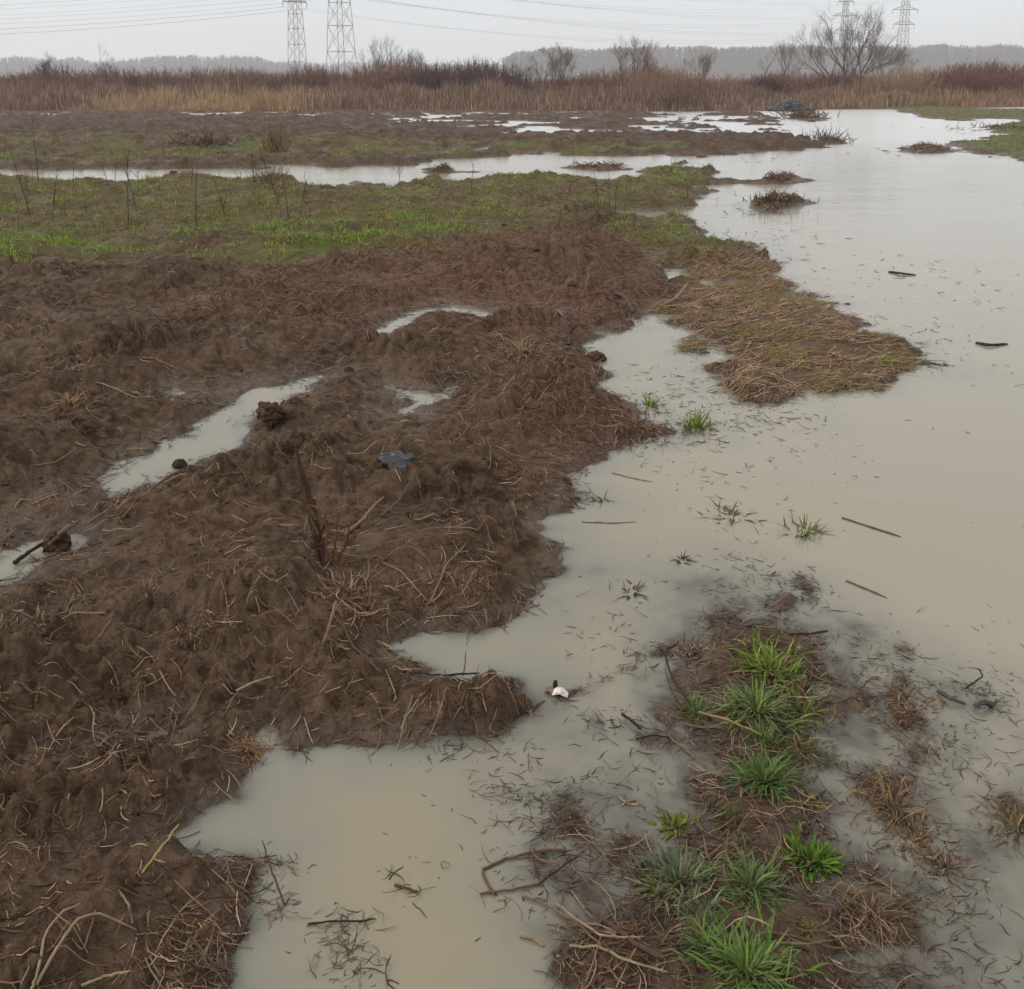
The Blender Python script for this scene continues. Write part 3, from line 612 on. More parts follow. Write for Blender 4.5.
# ------------------------------------------------------------------ single sticks and stalks
def stick(name, label, cat, pts, r0, r1, cols, group=None, off=.006, k=6, mat='straw', sub=14):
    """a bent stick through photo pixels; a third number lifts that point above what lies under it"""
    q = np.array([place(p[0], p[1], (p[2] if len(p) > 2 else off)) for p in pts])
    t = np.linspace(0, len(q) - 1, sub); P = np.stack([np.interp(t, np.arange(len(q)), q[:, i]) for i in range(3)], -1)
    L = np.linalg.norm(q[-1] - q[0]); P[1:-1] += rng.normal(0, .0035 * L + .0003, (sub - 2, 3)) * np.array([1, 1, .5])
    org = P[0].copy(); g = Geo(); rad = .62 * np.linspace(r0, r1, sub) * (1 + U(-.15, .15, sub)); rad[-1] *= .5
    g.tubes((P - org)[None], rad[None], pick([cols], 1), k)
    o = g.build(name, M[mat], None, False); o.location = org
    return tag(o, label, cat, group)
PALE, TAN, BRN, DRK, YEL = (.26,.19,.125), (.19,.125,.075), (.10,.062,.04), (.03,.022,.017), (.30,.24,.10)
stick('dead_stalk', 'pale split stalk lying aslant beside the upright charred stump', 'stalk', [(345,534,.01),(362,520,.03),(374,505,.05),(384,497,.07)], .010, .007, TAN)
stick('burnt_stick', 'black burnt stick on the ridge right of the charred stump', 'stick', [(382,517,.01),(398,502,.02),(415,486,.035)], .009, .006, DRK, mat='dark')
stick('dead_stalk', 'slim straight tan stalk lying on the ridge above the water inlet', 'stalk', [(431,602,.01),(447,571,.015),(466,537,.012)], .006, .004, TAN)
stick('fallen_branch', 'long thin bent branch across the lower end of the diagonal puddle', 'branch', [(123,510,.01),(150,490,.02),(170,477,.025),(190,466,.02)], .007, .005, BRN)
stick('rotten_stick', 'dark rotten stick lying in the puddle at the left edge', 'stick', [(14,563,.01),(32,550,.02),(52,538,.03)], .012, .009, DRK)
stick('rotten_stick', 'second shorter rotten stick propped on the brown clod in the left puddle', 'stick', [(48,545,.05),(64,532,.06),(80,520,.05)], .009, .007, BRN)
stick('wood_splinter', 'pale wood splinter lying on the sticks in the left puddle', 'splinter', [(58,534,.07),(70,524,.075)], .008, .004, PALE)
stick('straw_stalk', 'yellow straw stalk leaning over the small inlet near the lower left', 'stalk', [(142,873,.005),(160,849,.03),(179,824,.05)], .004, .003, YEL)
stick('root_strand', 'long looping pale root in the bottom left corner', 'root', [(31,989,.01),(34,962,.02),(45,932,.03),(62,912,.035),(80,903,.02)], .0045, .003, PALE)
stick('root_strand', 'forked pale root running right across the bottom left corner', 'root', [(36,985,.01),(52,962,.02),(78,938,.03),(98,927,.035),(136,930,.01)], .005, .003, PALE)
stick('root_strand', 'short pale root joining the loop to the forked root at lower left', 'root', [(56,925,.015),(80,924,.02),(98,928,.03)], .003, .003, TAN)
stick('straw_stalk', 'pale stalk lying at the bottom edge below the looping roots', 'stalk', [(82,985,.01),(105,976,.015),(131,972,.015)], .0045, .003, PALE)
stick('straw_stalk', 'bent pale stalk standing beside the forked root at lower left', 'stalk', [(120,892,.005),(129,905,.03),(132,922,.01),(133,930,.005)], .0035, .003, PALE)
stick('straw_stalk', 'small pale stalk lying on bare mud left of the big murky pool', 'stalk', [(143,776,.006),(152,787,.012),(162,798,.01)], .0045, .0035, TAN)
stick('straw_stalk', 'knobbly pale stalk lying on smooth mud above the big murky pool', 'stalk', [(236,692,.006),(255,682,.012),(273,670,.016)], .005, .0035, PALE)
stick('straw_stalk', 'thin straw on dark mud right of centre on the left bank', 'stalk', [(160,673,.006),(168,684,.012),(176,696,.008)], .003, .0025, PALE)
stick('floating_stick', 'straight grey stick floating in open water at the right, the farther of two', 'stick', [(842,518,.001),(870,527,.002),(901,537,.001)], .007, .006, BRN, sub=8)
stick('floating_stick', 'straight grey stick floating nearer and shorter than its neighbour at the right', 'stick', [(846,581,.001),(866,589,.002),(887,598,.001)], .006, .005, BRN, sub=8)
stick('floating_stick', 'short pale stick afloat by the grassy tip of the ploughed bank', 'stick', [(612,473,.001),(632,478,.002),(653,482,.001)], .005, .004, TAN, sub=8)
stick('floating_stick', 'thin tan stick afloat off the ploughed bank below the dead sprig', 'stick', [(582,522,.001),(612,523,.002),(636,522,.001)], .004, .003, TAN, sub=8)
stick('black_twig', 'curved black twig standing out of the water left of the green bank', 'twig', [(676,645,.012),(666,649,.02),(667,664,.02),(673,680,.02),(684,696,.02),(692,706,.02)], .005, .0035, DRK)
stick('reed_stalk', 'tan reed stem lying between the two large green tufts', 'stem', [(699,712,.02),(728,720,.035),(762,735,.03)], .006, .004, (.28,.19,.10))
stick('reed_stalk', 'pale reed stem lying below the tan stem by the small green tuft', 'stem', [(684,723,.012),(700,728,.012),(722,724,.012)], .004, .003, TAN)
stick('dark_twig', 'dark twig lying on the far end of the green bank', 'twig', [(788,634,.012),(808,634,.02),(828,631,.02)], .005, .006, DRK)
stick('sunken_branch', 'crooked branch half sunk in the murky pool, bent like an elbow', 'branch', [(566,850,.004),(530,852,.006),(500,861,.004),(482,870,.003),(488,884,.004),(495,896,.004)], .005, .004, BRN, sub=20)
stick('sunken_branch', 'curved thin branch under the elbow branch in the murky pool', 'branch', [(480,894,.004),(505,891,.004),(535,886,.004),(560,866,.003),(585,850,.002)], .004, .003, BRN, sub=18)
stick('dark_twig', 'stout dark twig in the water right of the wrapper', 'twig', [(622,714,.010),(632,721,.014),(641,729,.008)], .006, .006, DRK)
stick('dark_twig', 'dark twig of the knot in the water nearest the curved black twig', 'twig', [(636,739,.006),(655,735,.012),(672,738,.006)], .0035, .003, DRK)
stick('reed_stalk', 'pale stem reaching down from the twig knot in the shallow water', 'stem', [(680,744,.006),(695,757,.006),(708,766,.004)], .004, .003, TAN)
stick('leaf_curl', 'curled dead leaf stalk afloat alone in the murky pool', 'leaf stalk', [(389,880,.012),(394,873,.02),(404,866,.018)], .003, .002, DRK)
stick('leaf_curl', 'limp brown leaf afloat just below the curled stalk in the murky pool', 'leaf stalk', [(395,885,.002),(406,888,.006),(418,892,.002)], .0055, .004, BRN)
stick('wood_chip', 'tan wood chip afloat near the bottom of the murky pool', 'chip', [(521,935,.003),(533,938,.006),(545,946,.002)], .0075, .003, (.24,.17,.095))
stick('dead_branch', 'stout brown branch lying along the lower left edge of the green bank', 'branch', [(586,908,.008),(612,926,.015),(638,945,.02),(664,958,.018)], .006, .008, BRN)
stick('dead_branch', 'thin pale branch crossing the water to the green bank', 'branch', [(524,896,.004),(553,907,.006),(580,925,.008),(602,945,.012)], .0035, .003, TAN)
stick('dead_branch', 'pale forked branch above the stout branch on the green bank', 'branch', [(556,904,.008),(585,925,.02),(603,936,.022),(640,938,.02)], .004, .003, PALE)
stick('dead_branch', 'pale branch lying across the bottom of the green bank', 'branch', [(570,946,.008),(598,947,.02),(632,962,.02),(668,972,.015)], .004, .003, PALE)
stick('dead_branch', 'brown branch lying among straw right of the lowest green tuft', 'branch', [(770,932,.012),(800,938,.02),(830,948,.016),(858,950,.01)], .0045, .004, BRN)
stick('dead_branch', 'pale branch arching under the lowest green tuft', 'branch', [(772,942,.012),(806,944,.022),(838,940,.012)], .004, .003, TAN)
stick('dark_twig', 'dark twig with a forked end at the left side of the murky pool', 'twig', [(308,924,.004),(335,921,.008),(360,921,.01),(376,919,.004)], .0035, .003, DRK)
stick('weed_stalk', 'thin brown weed stalk leaning out of the mud left of the murky pool', 'stalk', [(284,904,.005),(272,870,.04),(262,840,.08)], .004, .0025, BRN)
stick('wood_stub', 'pale broken stub stuck in the mud at the neck of the reddish spit', 'stub', [(664,309,.01),(676,296,.06),(688,284,.10)], .022, .018, PALE)
stick('burnt_plank', 'charred flat stick on the mud above the inlet', 'stick', [(615,292,.02),(624,301,.03),(633,311,.02)], .028, .022, DRK, mat='dark')
stick('burnt_stick', 'black stub standing on the edge of the straw covered mud', 'stick', [(568,346,.01),(570,337,.05),(574,326,.11)], .016, .012, DRK, mat='dark')
stick('black_twig', 'long black stick in the shallows at the right edge', 'twig', [(938,691,.008),(950,698,.014),(966,704,.006)], .009, .006, DRK, mat='dark')
stick('black_twig', 'black forked twig arching above the stick in the right shallows', 'twig', [(966,688,.006),(975,682,.03),(983,676,.035),(978,668,.045)], .004, .003, DRK)
stick('black_clump', 'lump of black rotten wood in the shallows at the right edge', 'wood', [(974,706,.008),(984,702,.02),(994,705,.006)], .010, .012, DRK, mat='dark')
stick('driftwood', 'dark drift stick afloat on the open flood by the right edge', 'driftwood', [(976,343,.003),(990,345,.012),(1008,344,.002)], .016, .012, DRK)
stick('driftwood', 'small dark drift stick on the far open flood', 'driftwood', [(889,272,.003),(900,273,.012),(916,275,.003)], .018, .012, DRK)
stick('black_twig', 'straight black twig lying along the ridge just above the clod end', 'twig', [(412,672,.012),(440,676,.03),(480,673,.02)], .005, .004, DRK)
stick('weed_stalk', 'thin stalk standing up from the black twig on the ridge', 'stem', [(463,676,.01),(465,664,.03),(466,651,.05)], .003, .002, BRN)
stick('dead_stalk', 'brown stalk leaning down the ridge left of the black twig', 'stalk', [(337,616,.01),(352,642,.012),(372,664,.012),(382,676,.012)], .006, .005, BRN)
stick('dead_leaf_blade', 'broad tan leaf blade hanging below the charred stump', 'leaf', [(336,602,.06),(330,622,.035),(323,644,.008)], .010, .004, TAN)
stick('dead_stalk', 'arched tan stalk looping over the mud right of the charred stump', 'stalk', [(383,561,.006),(396,549,.04),(412,546,.045),(424,556,.03),(431,564,.008)], .0035, .003, TAN)
stick('dead_stalk', 'tan stalk lying downhill from the arched stalk', 'stalk', [(382,562,.01),(402,578,.012),(428,602,.01)], .006, .004, TAN)
stick('dead_branch', 'tan branch end sticking out of the shallows near the right lower corner', 'branch', [(933,860,.006),(942,850,.015),(950,838,.02)], .005, .003, TAN)
stick('straw_stalk', 'pale stalk lying on mud left of the charred stump', 'stalk', [(168,735,.006),(158,727,.01),(150,722,.01)], .004, .003, TAN)
stick('straw_stalk', 'long pale stalk on the dark mud left of the diagonal puddle', 'stalk', [(80,380,.01),(105,387,.02),(135,396,.02),(155,398,.01)], .008, .006, PALE)
stick('straw_stalk', 'pale stalk above the long pale stalk left of the diagonal puddle', 'stalk', [(135,368,.01),(155,372,.02),(176,376,.01)], .008, .006, TAN)
stick('straw_stalk', 'stalk lying on mud left of the left puddles', 'stalk', [(36,474,.01),(55,463,.02),(76,457,.015)], .005, .004, TAN)
stick('dead_stalk', 'brown split stalk in a heap of straw on the mid left mud', 'stalk', [(50,625,.01),(74,613,.03),(105,610,.02)], .006, .005, TAN)
stick('dead_stalk', 'leaning brown stalk across the straw heap on the mid left mud', 'stalk', [(30,655,.01),(52,634,.03),(70,622,.035)], .005, .004, BRN)

# the charred maize stump: a thing with sheath leaves
def stump():
    b = place(324, 563); o = empty('maize_stump', b)
    def tip(px, py, d=0.0):
        u = np.array([(px - CX) / F, cp + (CY - py) / F * spt, -spt + (CY - py) / F * cp]); t = (b[1] + d) / u[1]; return np.array([0, 0, EYE]) + u * t - b
    def tube(name, pts, rads, col, mat='straw', parent=o):
        q = np.array(pts); t = np.linspace(0, len(q) - 1, 12); P = np.stack([np.interp(t, np.arange(len(q)), q[:, i]) for i in range(3)], -1); P[1:-1] += rng.normal(0, .0018, (10, 3))
        g = Geo(); g.tubes(P[None], (np.interp(t, np.arange(len(rads)), rads) * (1 + U(-.15, .15, 12)))[None], [col], 7); return g.build(name, M[mat], parent)
    tube('stalk', [tip(325, 568), tip(316, 525), tip(306, 485), tip(295, 444)], [.013, .012, .010, .004], (.070, .038, .024))
    tube('side_stub', [tip(322, 560, .02), tip(318, 530, .02), tip(314, 498, .02)], [.010, .009, .007], (.16, .082, .046))
    for (x0, y0, x1, y1, c, r_) in [(330,566,338,512,(.13,.07,.04),.005),(318,560,303,498,(.09,.05,.03),.006),(326,562,324,508,(.16,.09,.05),.0045),(334,570,352,520,(.10,.06,.035),.004)]:
        tube('side_stub', [tip(x0, y0, -.01), tip((x0 + x1) / 2 + 2, (y0 + y1) / 2, -.02), tip(x1, y1, -.02)], [r_, r_, r_ * .5], c)
    for (x0, y0, x1, y1, x2, y2, c) in [(318,535,308,515,304,530,PALE),(316,520,308,505,309,545,TAN),(322,550,312,545,306,562,BRN),(310,505,318,508,322,525,(.12,.06,.03)),(320,545,332,530,345,532,TAN),(318,540,327,520,333,522,BRN)]:
        P = np.array([tip(x0, y0, -.01), tip(x1, y1, -.02), tip(x2, y2, -.03)]); t = np.linspace(0, 2, 9); P = np.stack([np.interp(t, [0, 1, 2], P[:, i]) for i in range(3)], -1)
        g = Geo(); sd2 = np.tile(np.array([.006, .002, .001]), (9, 1)) * np.linspace(1, .4, 9)[:, None]; g.ribbons(P[None], sd2[None], [c]); lf = g.build('sheath_leaf', M['straw'], o)
        so = lf.modifiers.new('thick', 'SOLIDIFY'); so.thickness = .0012
    tag(o, 'tall charred maize stump standing on the muddy ridge', 'stump')
stump()

# ------------------------------------------------------------------ green tufts and dead tufts
def tuft(name, label, cat, px, py, n_, L, spread, cols, width=.0026, droop=.55, tip=None, group=None, wet=0.0, seg=7, sx=.02):
    b = place(px, py); n = int(n_ * (1.6 if cat == 'grass tuft' else 1.2)); dead = cat == 'dead grass'; sx = sx * (1.5 if dead else 1.15); a = U(0, 6.283, n); el = np.radians(np.clip(rng.normal(90 - spread, 26 if dead else 18, n), 3, 92)); Ls = (L * .69 if cat == 'grass tuft' else L * .85) * U(.35, 1.1, n)
    rb = np.abs(rng.normal(0, sx, n)); ba = a + rng.normal(0, .7, n)
    base = np.stack([rb * np.cos(ba), rb * np.sin(ba), np.zeros(n)], -1); base[:, 2] = np.maximum(hz(b[0] + base[:, 0], b[1] + base[:, 1]), -wet) - b[2] - .004
    t = np.linspace(0, 1, seg); ang = el[:, None] - droop * U(.4, 1.7, n)[:, None] * 1.6 * t[None] ** 1.4
    st = (Ls / (seg - 1))[:, None]; hr = np.cumsum(np.cos(ang) * st, 1) - np.cos(ang[:, :1]) * st; vz = np.cumsum(np.sin(ang) * st, 1) - np.sin(ang[:, :1]) * st
    kw = rng.normal(0, .55 if dead else .22, n)[:, None] * t[None]
    P = np.stack([base[:, 0, None] + hr * np.cos(a[:, None] + kw), base[:, 1, None] + hr * np.sin(a[:, None] + kw), base[:, 2, None] + vz], -1)
    gz = np.maximum(hz(b[0] + P[:, :, 0], b[1] + P[:, :, 1]), 0) - b[2] + .003; P[:, :, 2] = np.where(np.arange(seg)[None] > 1, np.maximum(P[:, :, 2], gz), P[:, :, 2])
    w = width * (.85 if cat == 'grass tuft' else 1) * U(.5, 1.3, n)[:, None] * np.array([.7, 1, 1, .9, .7, .45, .08])[None, :seg]
    sv = np.stack([-np.sin(a), np.cos(a), U(-.35, .35, n)], -1)[:, None, :] * w[:, :, None]
    g = Geo(); c = pick(cols, n, .25); g.ribbons(P, sv, c, tip if tip is not None else c * 1.15)
    o = g.build(name, M['grass'] if cat != 'dead grass' else M['straw'], None, True); o.location = b
    return tag(o, label, cat, group)
GB = [(.13,.22,.028),(.18,.26,.04),(.09,.16,.02),(.24,.29,.07),(.15,.23,.03),(.19,.15,.07)]; GD = [(.075,.145,.026),(.11,.185,.036),(.055,.11,.018),(.17,.23,.07),(.09,.16,.03),(.17,.13,.06)]; GBL = [(.075,.110,.045),(.105,.145,.062),(.052,.082,.03),(.17,.20,.11),(.16,.12,.07),(.09,.065,.04)]; GY = [(.15,.15,.025),(.11,.12,.02),(.18,.16,.035),(.08,.085,.02)]; DG = [(.17,.11,.05),(.13,.08,.04),(.21,.15,.075),(.09,.055,.03)]
tuft('grass_tuft', 'bright leafy green tuft at the far end of the green bank', 'grass tuft', 770, 668, 260, .085, 38, GB, .0027, .5, sx=.055)
tuft('grass_tuft', 'large spreading green tuft with pale blade tips in the middle of the green bank', 'grass tuft', 756, 712, 190, .135, 42, GB + GBL, .0031, .62, (.17,.22,.09), sx=.035)
tuft('grass_tuft', 'small dense green tuft left of the large spreading tuft', 'grass tuft', 695, 712, 90, .06, 40, GD, .0023, .5, sx=.02)
tuft('grass_tuft', 'low mixed green tuft right of the large spreading tuft', 'grass tuft', 803, 712, 130, .07, 50, GD + GY, .0022, .6, sx=.035)
tuft('grass_tuft', 'deep green star shaped tuft below the large spreading tuft', 'grass tuft', 764, 782, 150, .125, 40, GD, .0031, .55, (.09,.17,.05), sx=.02)
tuft('grass_tuft', 'loose olive tuft of fine grass right of the star shaped tuft', 'grass tuft', 800, 752, 150, .07, 52, [(.10,.105,.035),(.13,.10,.05),(.07,.085,.024)], .0018, .6, sx=.04)
tuft('grass_tuft', 'thin green blades standing just behind the star shaped tuft', 'grass tuft', 765, 745, 50, .08, 22, GD, .0026, .35, sx=.02)
tuft('grass_tuft', 'tiny yellow green tuft on bare mud left of the star shaped tuft', 'grass tuft', 725, 820, 46, .05, 38, [(.09,.11,.026),(.07,.1,.02)], .0018, .5, sx=.012)
tuft('yellow_weed', 'small yellow leafed weed at the water edge on the left side of the bank', 'weed', 675, 828, 60, .045, 55, GY, .0042, .4, sx=.018)
tuft('leafy_weed', 'bright green leafy weed on the right edge of the bank', 'weed', 812, 862, 150, .055, 40, [(.085,.165,.018),(.11,.19,.025),(.06,.12,.014)], .0052, .5, sx=.022)
tuft('grass_tuft', 'bluish green tuft on the left side of the bank', 'grass tuft', 680, 884, 150, .105, 42, GBL, .0028, .6, (.16,.2,.11), sx=.03)
tuft('grass_tuft', 'wide green tuft with one upright blade right of the bluish tuft', 'grass tuft', 752, 888, 150, .10, 44, GD + GBL, .0027, .55, (.13,.2,.075), sx=.03)
tuft('grass_tuft', 'short dark green tuft left of the lowest big tuft', 'grass tuft', 706, 945, 90, .085, 46, GBL + GD, .0026, .55, sx=.02)
tuft('grass_tuft', 'biggest green tuft lowest on the bank, cut by the bottom edge of the photo', 'grass tuft', 748, 972, 230, .108, 40, GD + GB, .0031, .6, (.13,.2,.07), sx=.04)
tuft('yellow_weed', 'tiny yellow green weed between the bluish tuft and the water', 'weed', 662, 895, 40, .04, 55, GY, .0038, .4, sx=.012)
tuft('yellow_weed', 'tiny yellow weed on the straw right of the lowest big tuft', 'weed', 806, 928, 26, .022, 55, GY, .0038, .4, sx=.008)
tuft('yellow_weed', 'small mottled yellow weed on the mud right of the star shaped tuft', 'weed', 812, 800, 40, .03, 55, GY + DG, .0032, .4, sx=.014)
tuft('grass_tuft', 'dark green sprig lying right of the bluish tuft', 'grass tuft', 700, 915, 50, .08, 55, GBL, .0024, .6, sx=.015)
tuft('drowned_grass', 'bright green grass clump standing in the flood below the reddish spit', 'grass clump', 695, 428, 90, .15, 22, GB, .004, .25, wet=.03, sx=.03)
tuft('drowned_grass', 'sparse green sprig in the flood left of the bright green clump', 'grass clump', 650, 405, 34, .11, 22, GB, .004, .25, wet=.03, sx=.025)
tuft('drowned_grass', 'leaning yellow green grass sprig standing in open water right of the middle', 'grass clump', 806, 532, 44, .13, 26, [(.12,.15,.03),(.10,.13,.025)], .0034, .4, wet=.03, sx=.03)
tuft('drowned_grass', 'grey green sprig barely above water left of the leaning sprig', 'grass clump', 734, 518, 30, .11, 40, [(.07,.085,.04),(.09,.1,.05)], .003, .5, wet=.03, sx=.04)
tuft('drowned_weed', 'dead brown sprig in the flood close to the ploughed bank', 'dead weed', 603, 500, 18, .09, 22, DG, .0034, .6, wet=.02, sx=.015)
tuft('drowned_weed', 'dark forked dead sprig alone in the flood above the green bank', 'dead weed', 681, 560, 18, .07, 26, [(.07,.05,.03),(.04,.03,.02)], .003, .7, wet=.02, sx=.01)
tuft('drowned_weed', 'brown curled sprig in the flood above the wrapper', 'dead weed', 632, 592, 22, .08, 30, [(.09,.06,.035),(.06,.042,.028)], .0026, .9, wet=.02, sx=.02)
tuft('dead_tuft', 'tan dead grass tuft standing in the shallows right of the bank', 'dead grass', 893, 806, 150, .085, 46, DG, .0017, .7, sx=.03)
tuft('dead_tuft', 'tan dead tuft at the right edge of the photo', 'dead grass', 1016, 828, 120, .075, 44, DG, .0018, .7, sx=.028)
tuft('dead_tuft', 'small tan dead tuft below the larger one in the right shallows', 'dead grass', 912, 842, 70, .06, 48, DG, .0017, .7, sx=.016)
tuft('dead_tuft', 'small reddish dead tuft furthest down the weed row in the right shallows', 'dead grass', 945, 866, 70, .055, 50, REDS, .0016, .8, sx=.018)
tuft('dead_tuft', 'wispy tan dead tuft on the lower right edge of the bank', 'dead grass', 872, 915, 110, .09, 44, DG, .0015, .7, sx=.028)
tuft('dead_tuft', 'reddish dead tuft on the far left end of the bank by the black twig', 'dead grass', 690, 652, 90, .05, 50, REDS, .0020, 1.0, sx=.02)
tuft('dead_tuft', 'low dead tuft in the weed row below the floating stick', 'dead grass', 905, 712, 130, .05, 52, REDS + DG, .0017, .9, sx=.04)
tuft('dead_tuft', 'orange brown dead tuft on the mud corner above the murky pool', 'dead grass', 250, 752, 120, .06, 46, [(.2,.11,.045),(.15,.08,.035),(.24,.15,.07)], .0016, .9, sx=.02)
tuft('dead_tuft', 'pale dead tuft on the straw covered mud above the inlet', 'dead grass', 520, 352, 160, .17, 52, [(.2,.135,.08),(.16,.10,.06),(.25,.18,.11)], .0030, .9, sx=.08)
tuft('dead_tuft', 'dead reddish straw tuft at the pointed tip of the ploughed bank', 'dead grass', 640, 428, 240, .11, 58, REDS, .0026, .9, sx=.06)
tuft('dead_tuft', 'dead stubble tuft below the blue grey shard', 'dead grass', 395, 462, 34, .06, 24, DG, .0032, .5, sx=.03)
tuft('dead_tuft', 'dead straw pile at the foot of the charred stump', 'dead grass', 345, 590, 240, .10, 58, STRAW[:2] + STRAW + REDS, .0019, .8, sx=.055)
tuft('dead_tuft', 'dead straw tuft standing on the left mud among pale stalks', 'dead grass', 70, 405, 60, .13, 36, [(.25,.16,.07),(.2,.12,.05)], .003, .6, sx=.03)
tuft('dead_tuft', 'sparse stubble tuft on the mid left mud right of the straw heap', 'dead grass', 146, 592, 46, .10, 34, DG, .0024, .7, sx=.03)

# ------------------------------------------------------------------ clods, shard, wrapper
def clod(label, px, py, rx, ry, rz_, up=.0):
    b = place(px, py); import bmesh
    bm = bmesh.new(); bmesh.ops.create_icosphere(bm, subdivisions=5, radius=1)
    v = np.array([p.co[:] for p in bm.verts], np.float32); s0 = int(rng.integers(1, 999))
    d = 1 - .22 * np.abs(vnoise(v[:, 0] * 2.1 + v[:, 2], v[:, 1] * 2.1 - v[:, 2] * 1.3, s0 + 9)) + .07 * vnoise(v[:, 0] * 30 + v[:, 2] * 19, v[:, 1] * 30 - v[:, 2] * 17, s0 + 8) + .22 * vnoise(v[:, 0] * 1.3 + 5, v[:, 1] * 1.3 + v[:, 2] * 1.7, s0) + .14 * vnoise(v[:, 0] * 3 + v[:, 2] * 2, v[:, 1] * 3 - v[:, 2], s0 + 1) + .08 * vnoise(v[:, 0] * 7 + v[:, 2] * 5, v[:, 1] * 7 - v[:, 2] * 3, s0 + 2) + .05 * vnoise(v[:, 0] * 15 + v[:, 2] * 9, v[:, 1] * 15 - v[:, 2] * 7, s0 + 3)
    for p, k, c in zip(bm.verts, d, v): p.co = (c[0] * k * rx, c[1] * k * ry, c[2] * k * rz_)
    for f in bm.faces: f.smooth = True
    me = bpy.data.meshes.new('mud_clod'); bm.to_mesh(me); bm.free(); me.materials.append(M['ground']); o = bpy.data.objects.new('mud_clod', me); COL.objects.link(o)
    o.location = (b[0], b[1], b[2] + rz_ * .35 + up); o.rotation_euler.z = U(0, 6); tag(o, label, 'clod'); return o
clod('large brown mud clod at the near edge of the diagonal puddle', 271, 424, .075, .06, .06)
clod('small mud clod sitting in the diagonal puddle', 180, 467, .03, .026, .026)
clod('rounded brown clod under the sticks in the left puddle', 58, 549, .05, .045, .05)
clod('round dark clod standing in the far long puddle', 174, 178, .09, .08, .09)
clod('dark lump of soil in the inlet beside the ploughed bank', 596, 359, .07, .06, .03)

def shard():
    import bmesh
    b = place(398, 456); g = Geo(); nx_, ny_ = 10, 7; pts = []; jit = rng.normal(0, 1, (ny_, nx_, 3)) * np.array([.0035, .0035, .006])
    for j in range(ny_):
        for i in range(nx_):
            u, v = i / (nx_ - 1) * 2 - 1, j / (ny_ - 1) * 2 - 1
            cut = 1 - .35 * max(0, u + v - .7) - .3 * max(0, -u - v - .9); pts.append(((u * .078 + .035 * v) * cut, v * .060 * cut, .022 * (1 - abs(u) ** 1.5) - .010 * u + .012 * max(0, .4 - abs(u - .15)) - .015 * v))
            pts[-1] = tuple(np.array(pts[-1]) + jit[j, i] + np.array([0, 0, .010 * abs(math.sin(2.6 * u + 1.3 * v))]))
    q = [(j * nx_ + i, j * nx_ + i + 1, (j + 1) * nx_ + i + 1, (j + 1) * nx_ + i) for j in range(ny_ - 1) for i in range(nx_ - 1)]
    o = mesh_np('plastic_shard', np.array(pts), np.array(q), None, M['slate'], None, None, False); so = o.modifiers.new('thick', 'SOLIDIFY'); so.thickness = .006
    o.location = b + np.array([0, 0, .012]); o.rotation_euler = (math.radians(20), math.radians(8), math.radians(-28)); tag(o, 'curved blue grey plastic shard half buried in the mud', 'plastic shard')
shard()
def wrapper():
    b = place(557, 694); o = empty('crumpled_packet', b, math.radians(-25))
    def sheet(name, pts, mat, th):
        m = mesh_np(name, np.array(pts), np.array([(0, 1, 4, 3), (1, 2, 5, 4), (3, 4, 7, 6), (4, 5, 8, 7)]), None, M[mat], o, None, False); so = m.modifiers.new('thick', 'SOLIDIFY'); so.thickness = th; return m
    sheet('white_flap', [(-.008,-.017,.004),(.012,-.015,.012),(.034,-.010,.004),(-.006,-.002,.020),(.014,.0,.024),(.032,.002,.010),(-.004,.014,.008),(.012,.016,.012),(.028,.014,.003)], 'white', .002)
    sheet('red_flap', [(-.032,-.012,.003),(-.020,-.014,.012),(-.009,-.016,.006),(-.034,.0,.010),(-.020,.0,.020),(-.007,-.001,.016),(-.030,.012,.002),(-.018,.014,.010),(-.005,.013,.006)], 'red', .002)
    g = Geo(); g.tubes(np.array([[(-.006, .002, .012), (-.006, .002, .022), (-.006, .002, .030), (-.006, .002, .036)]]), np.array([[.0065, .0062, .0062, .005]]), [(.03, .025, .022)], 10); g.build('dark_cap', M['straw'], o)
    tag(o, 'crumpled white and red plastic packet afloat by the clod end of the ridge', 'litter')
wrapper()

# ------------------------------------------------------------------ standing weeds of the middle field
def weed_mesh(Hh, nb, col, lean=.1):
    g = Geo(); t = np.linspace(0, 1, 6); la = U(0, 6.28); P = np.stack([lean * Hh * t ** 1.5 * math.cos(la), lean * Hh * t ** 1.5 * math.sin(la), Hh * t - .03], -1) + rng.normal(0, .006, (6, 3)) * t[:, None]
    g.tubes(P[None], np.linspace(.0048, .0022, 6)[None], pick([col], 1), 4)
    for i in range(nb):
        k = U(.3, .95); b = np.array([np.interp(k, t, P[:, j]) for j in range(3)]); a = U(0, 6.28); L = U(.08, .3) * Hh; tt_ = np.linspace(0, 1, 4)
        q = b + np.stack([L * tt_ * .7 * math.cos(a), L * tt_ * .7 * math.sin(a), L * tt_ * .8], -1); g.tubes(q[None], np.linspace(.003, .0015, 4)[None], pick([col], 1), 3)
    return g
wk = []
for i in range(6):
    o = weed_mesh([.35, .5, .6, .42, .7, .3][i], [2, 4, 5, 3, 6, 2][i], [(.06,.042,.032),(.05,.036,.03),(.085,.058,.04)][i % 3]).build('dead_weed', M['straw']); wk.append(o)
spots = []
while len(spots) < 70:
    px = U(-10, 690); py = U(165, 240) if U(0, 1) < .75 else U(140, 165)
    if py > 225 and px > 300: continue
    if px > 330 and U(0, 1) < .45: continue
    x, y = G(px, py)
    if hz(x, y) < -.05: continue
    spots.append((x, y))
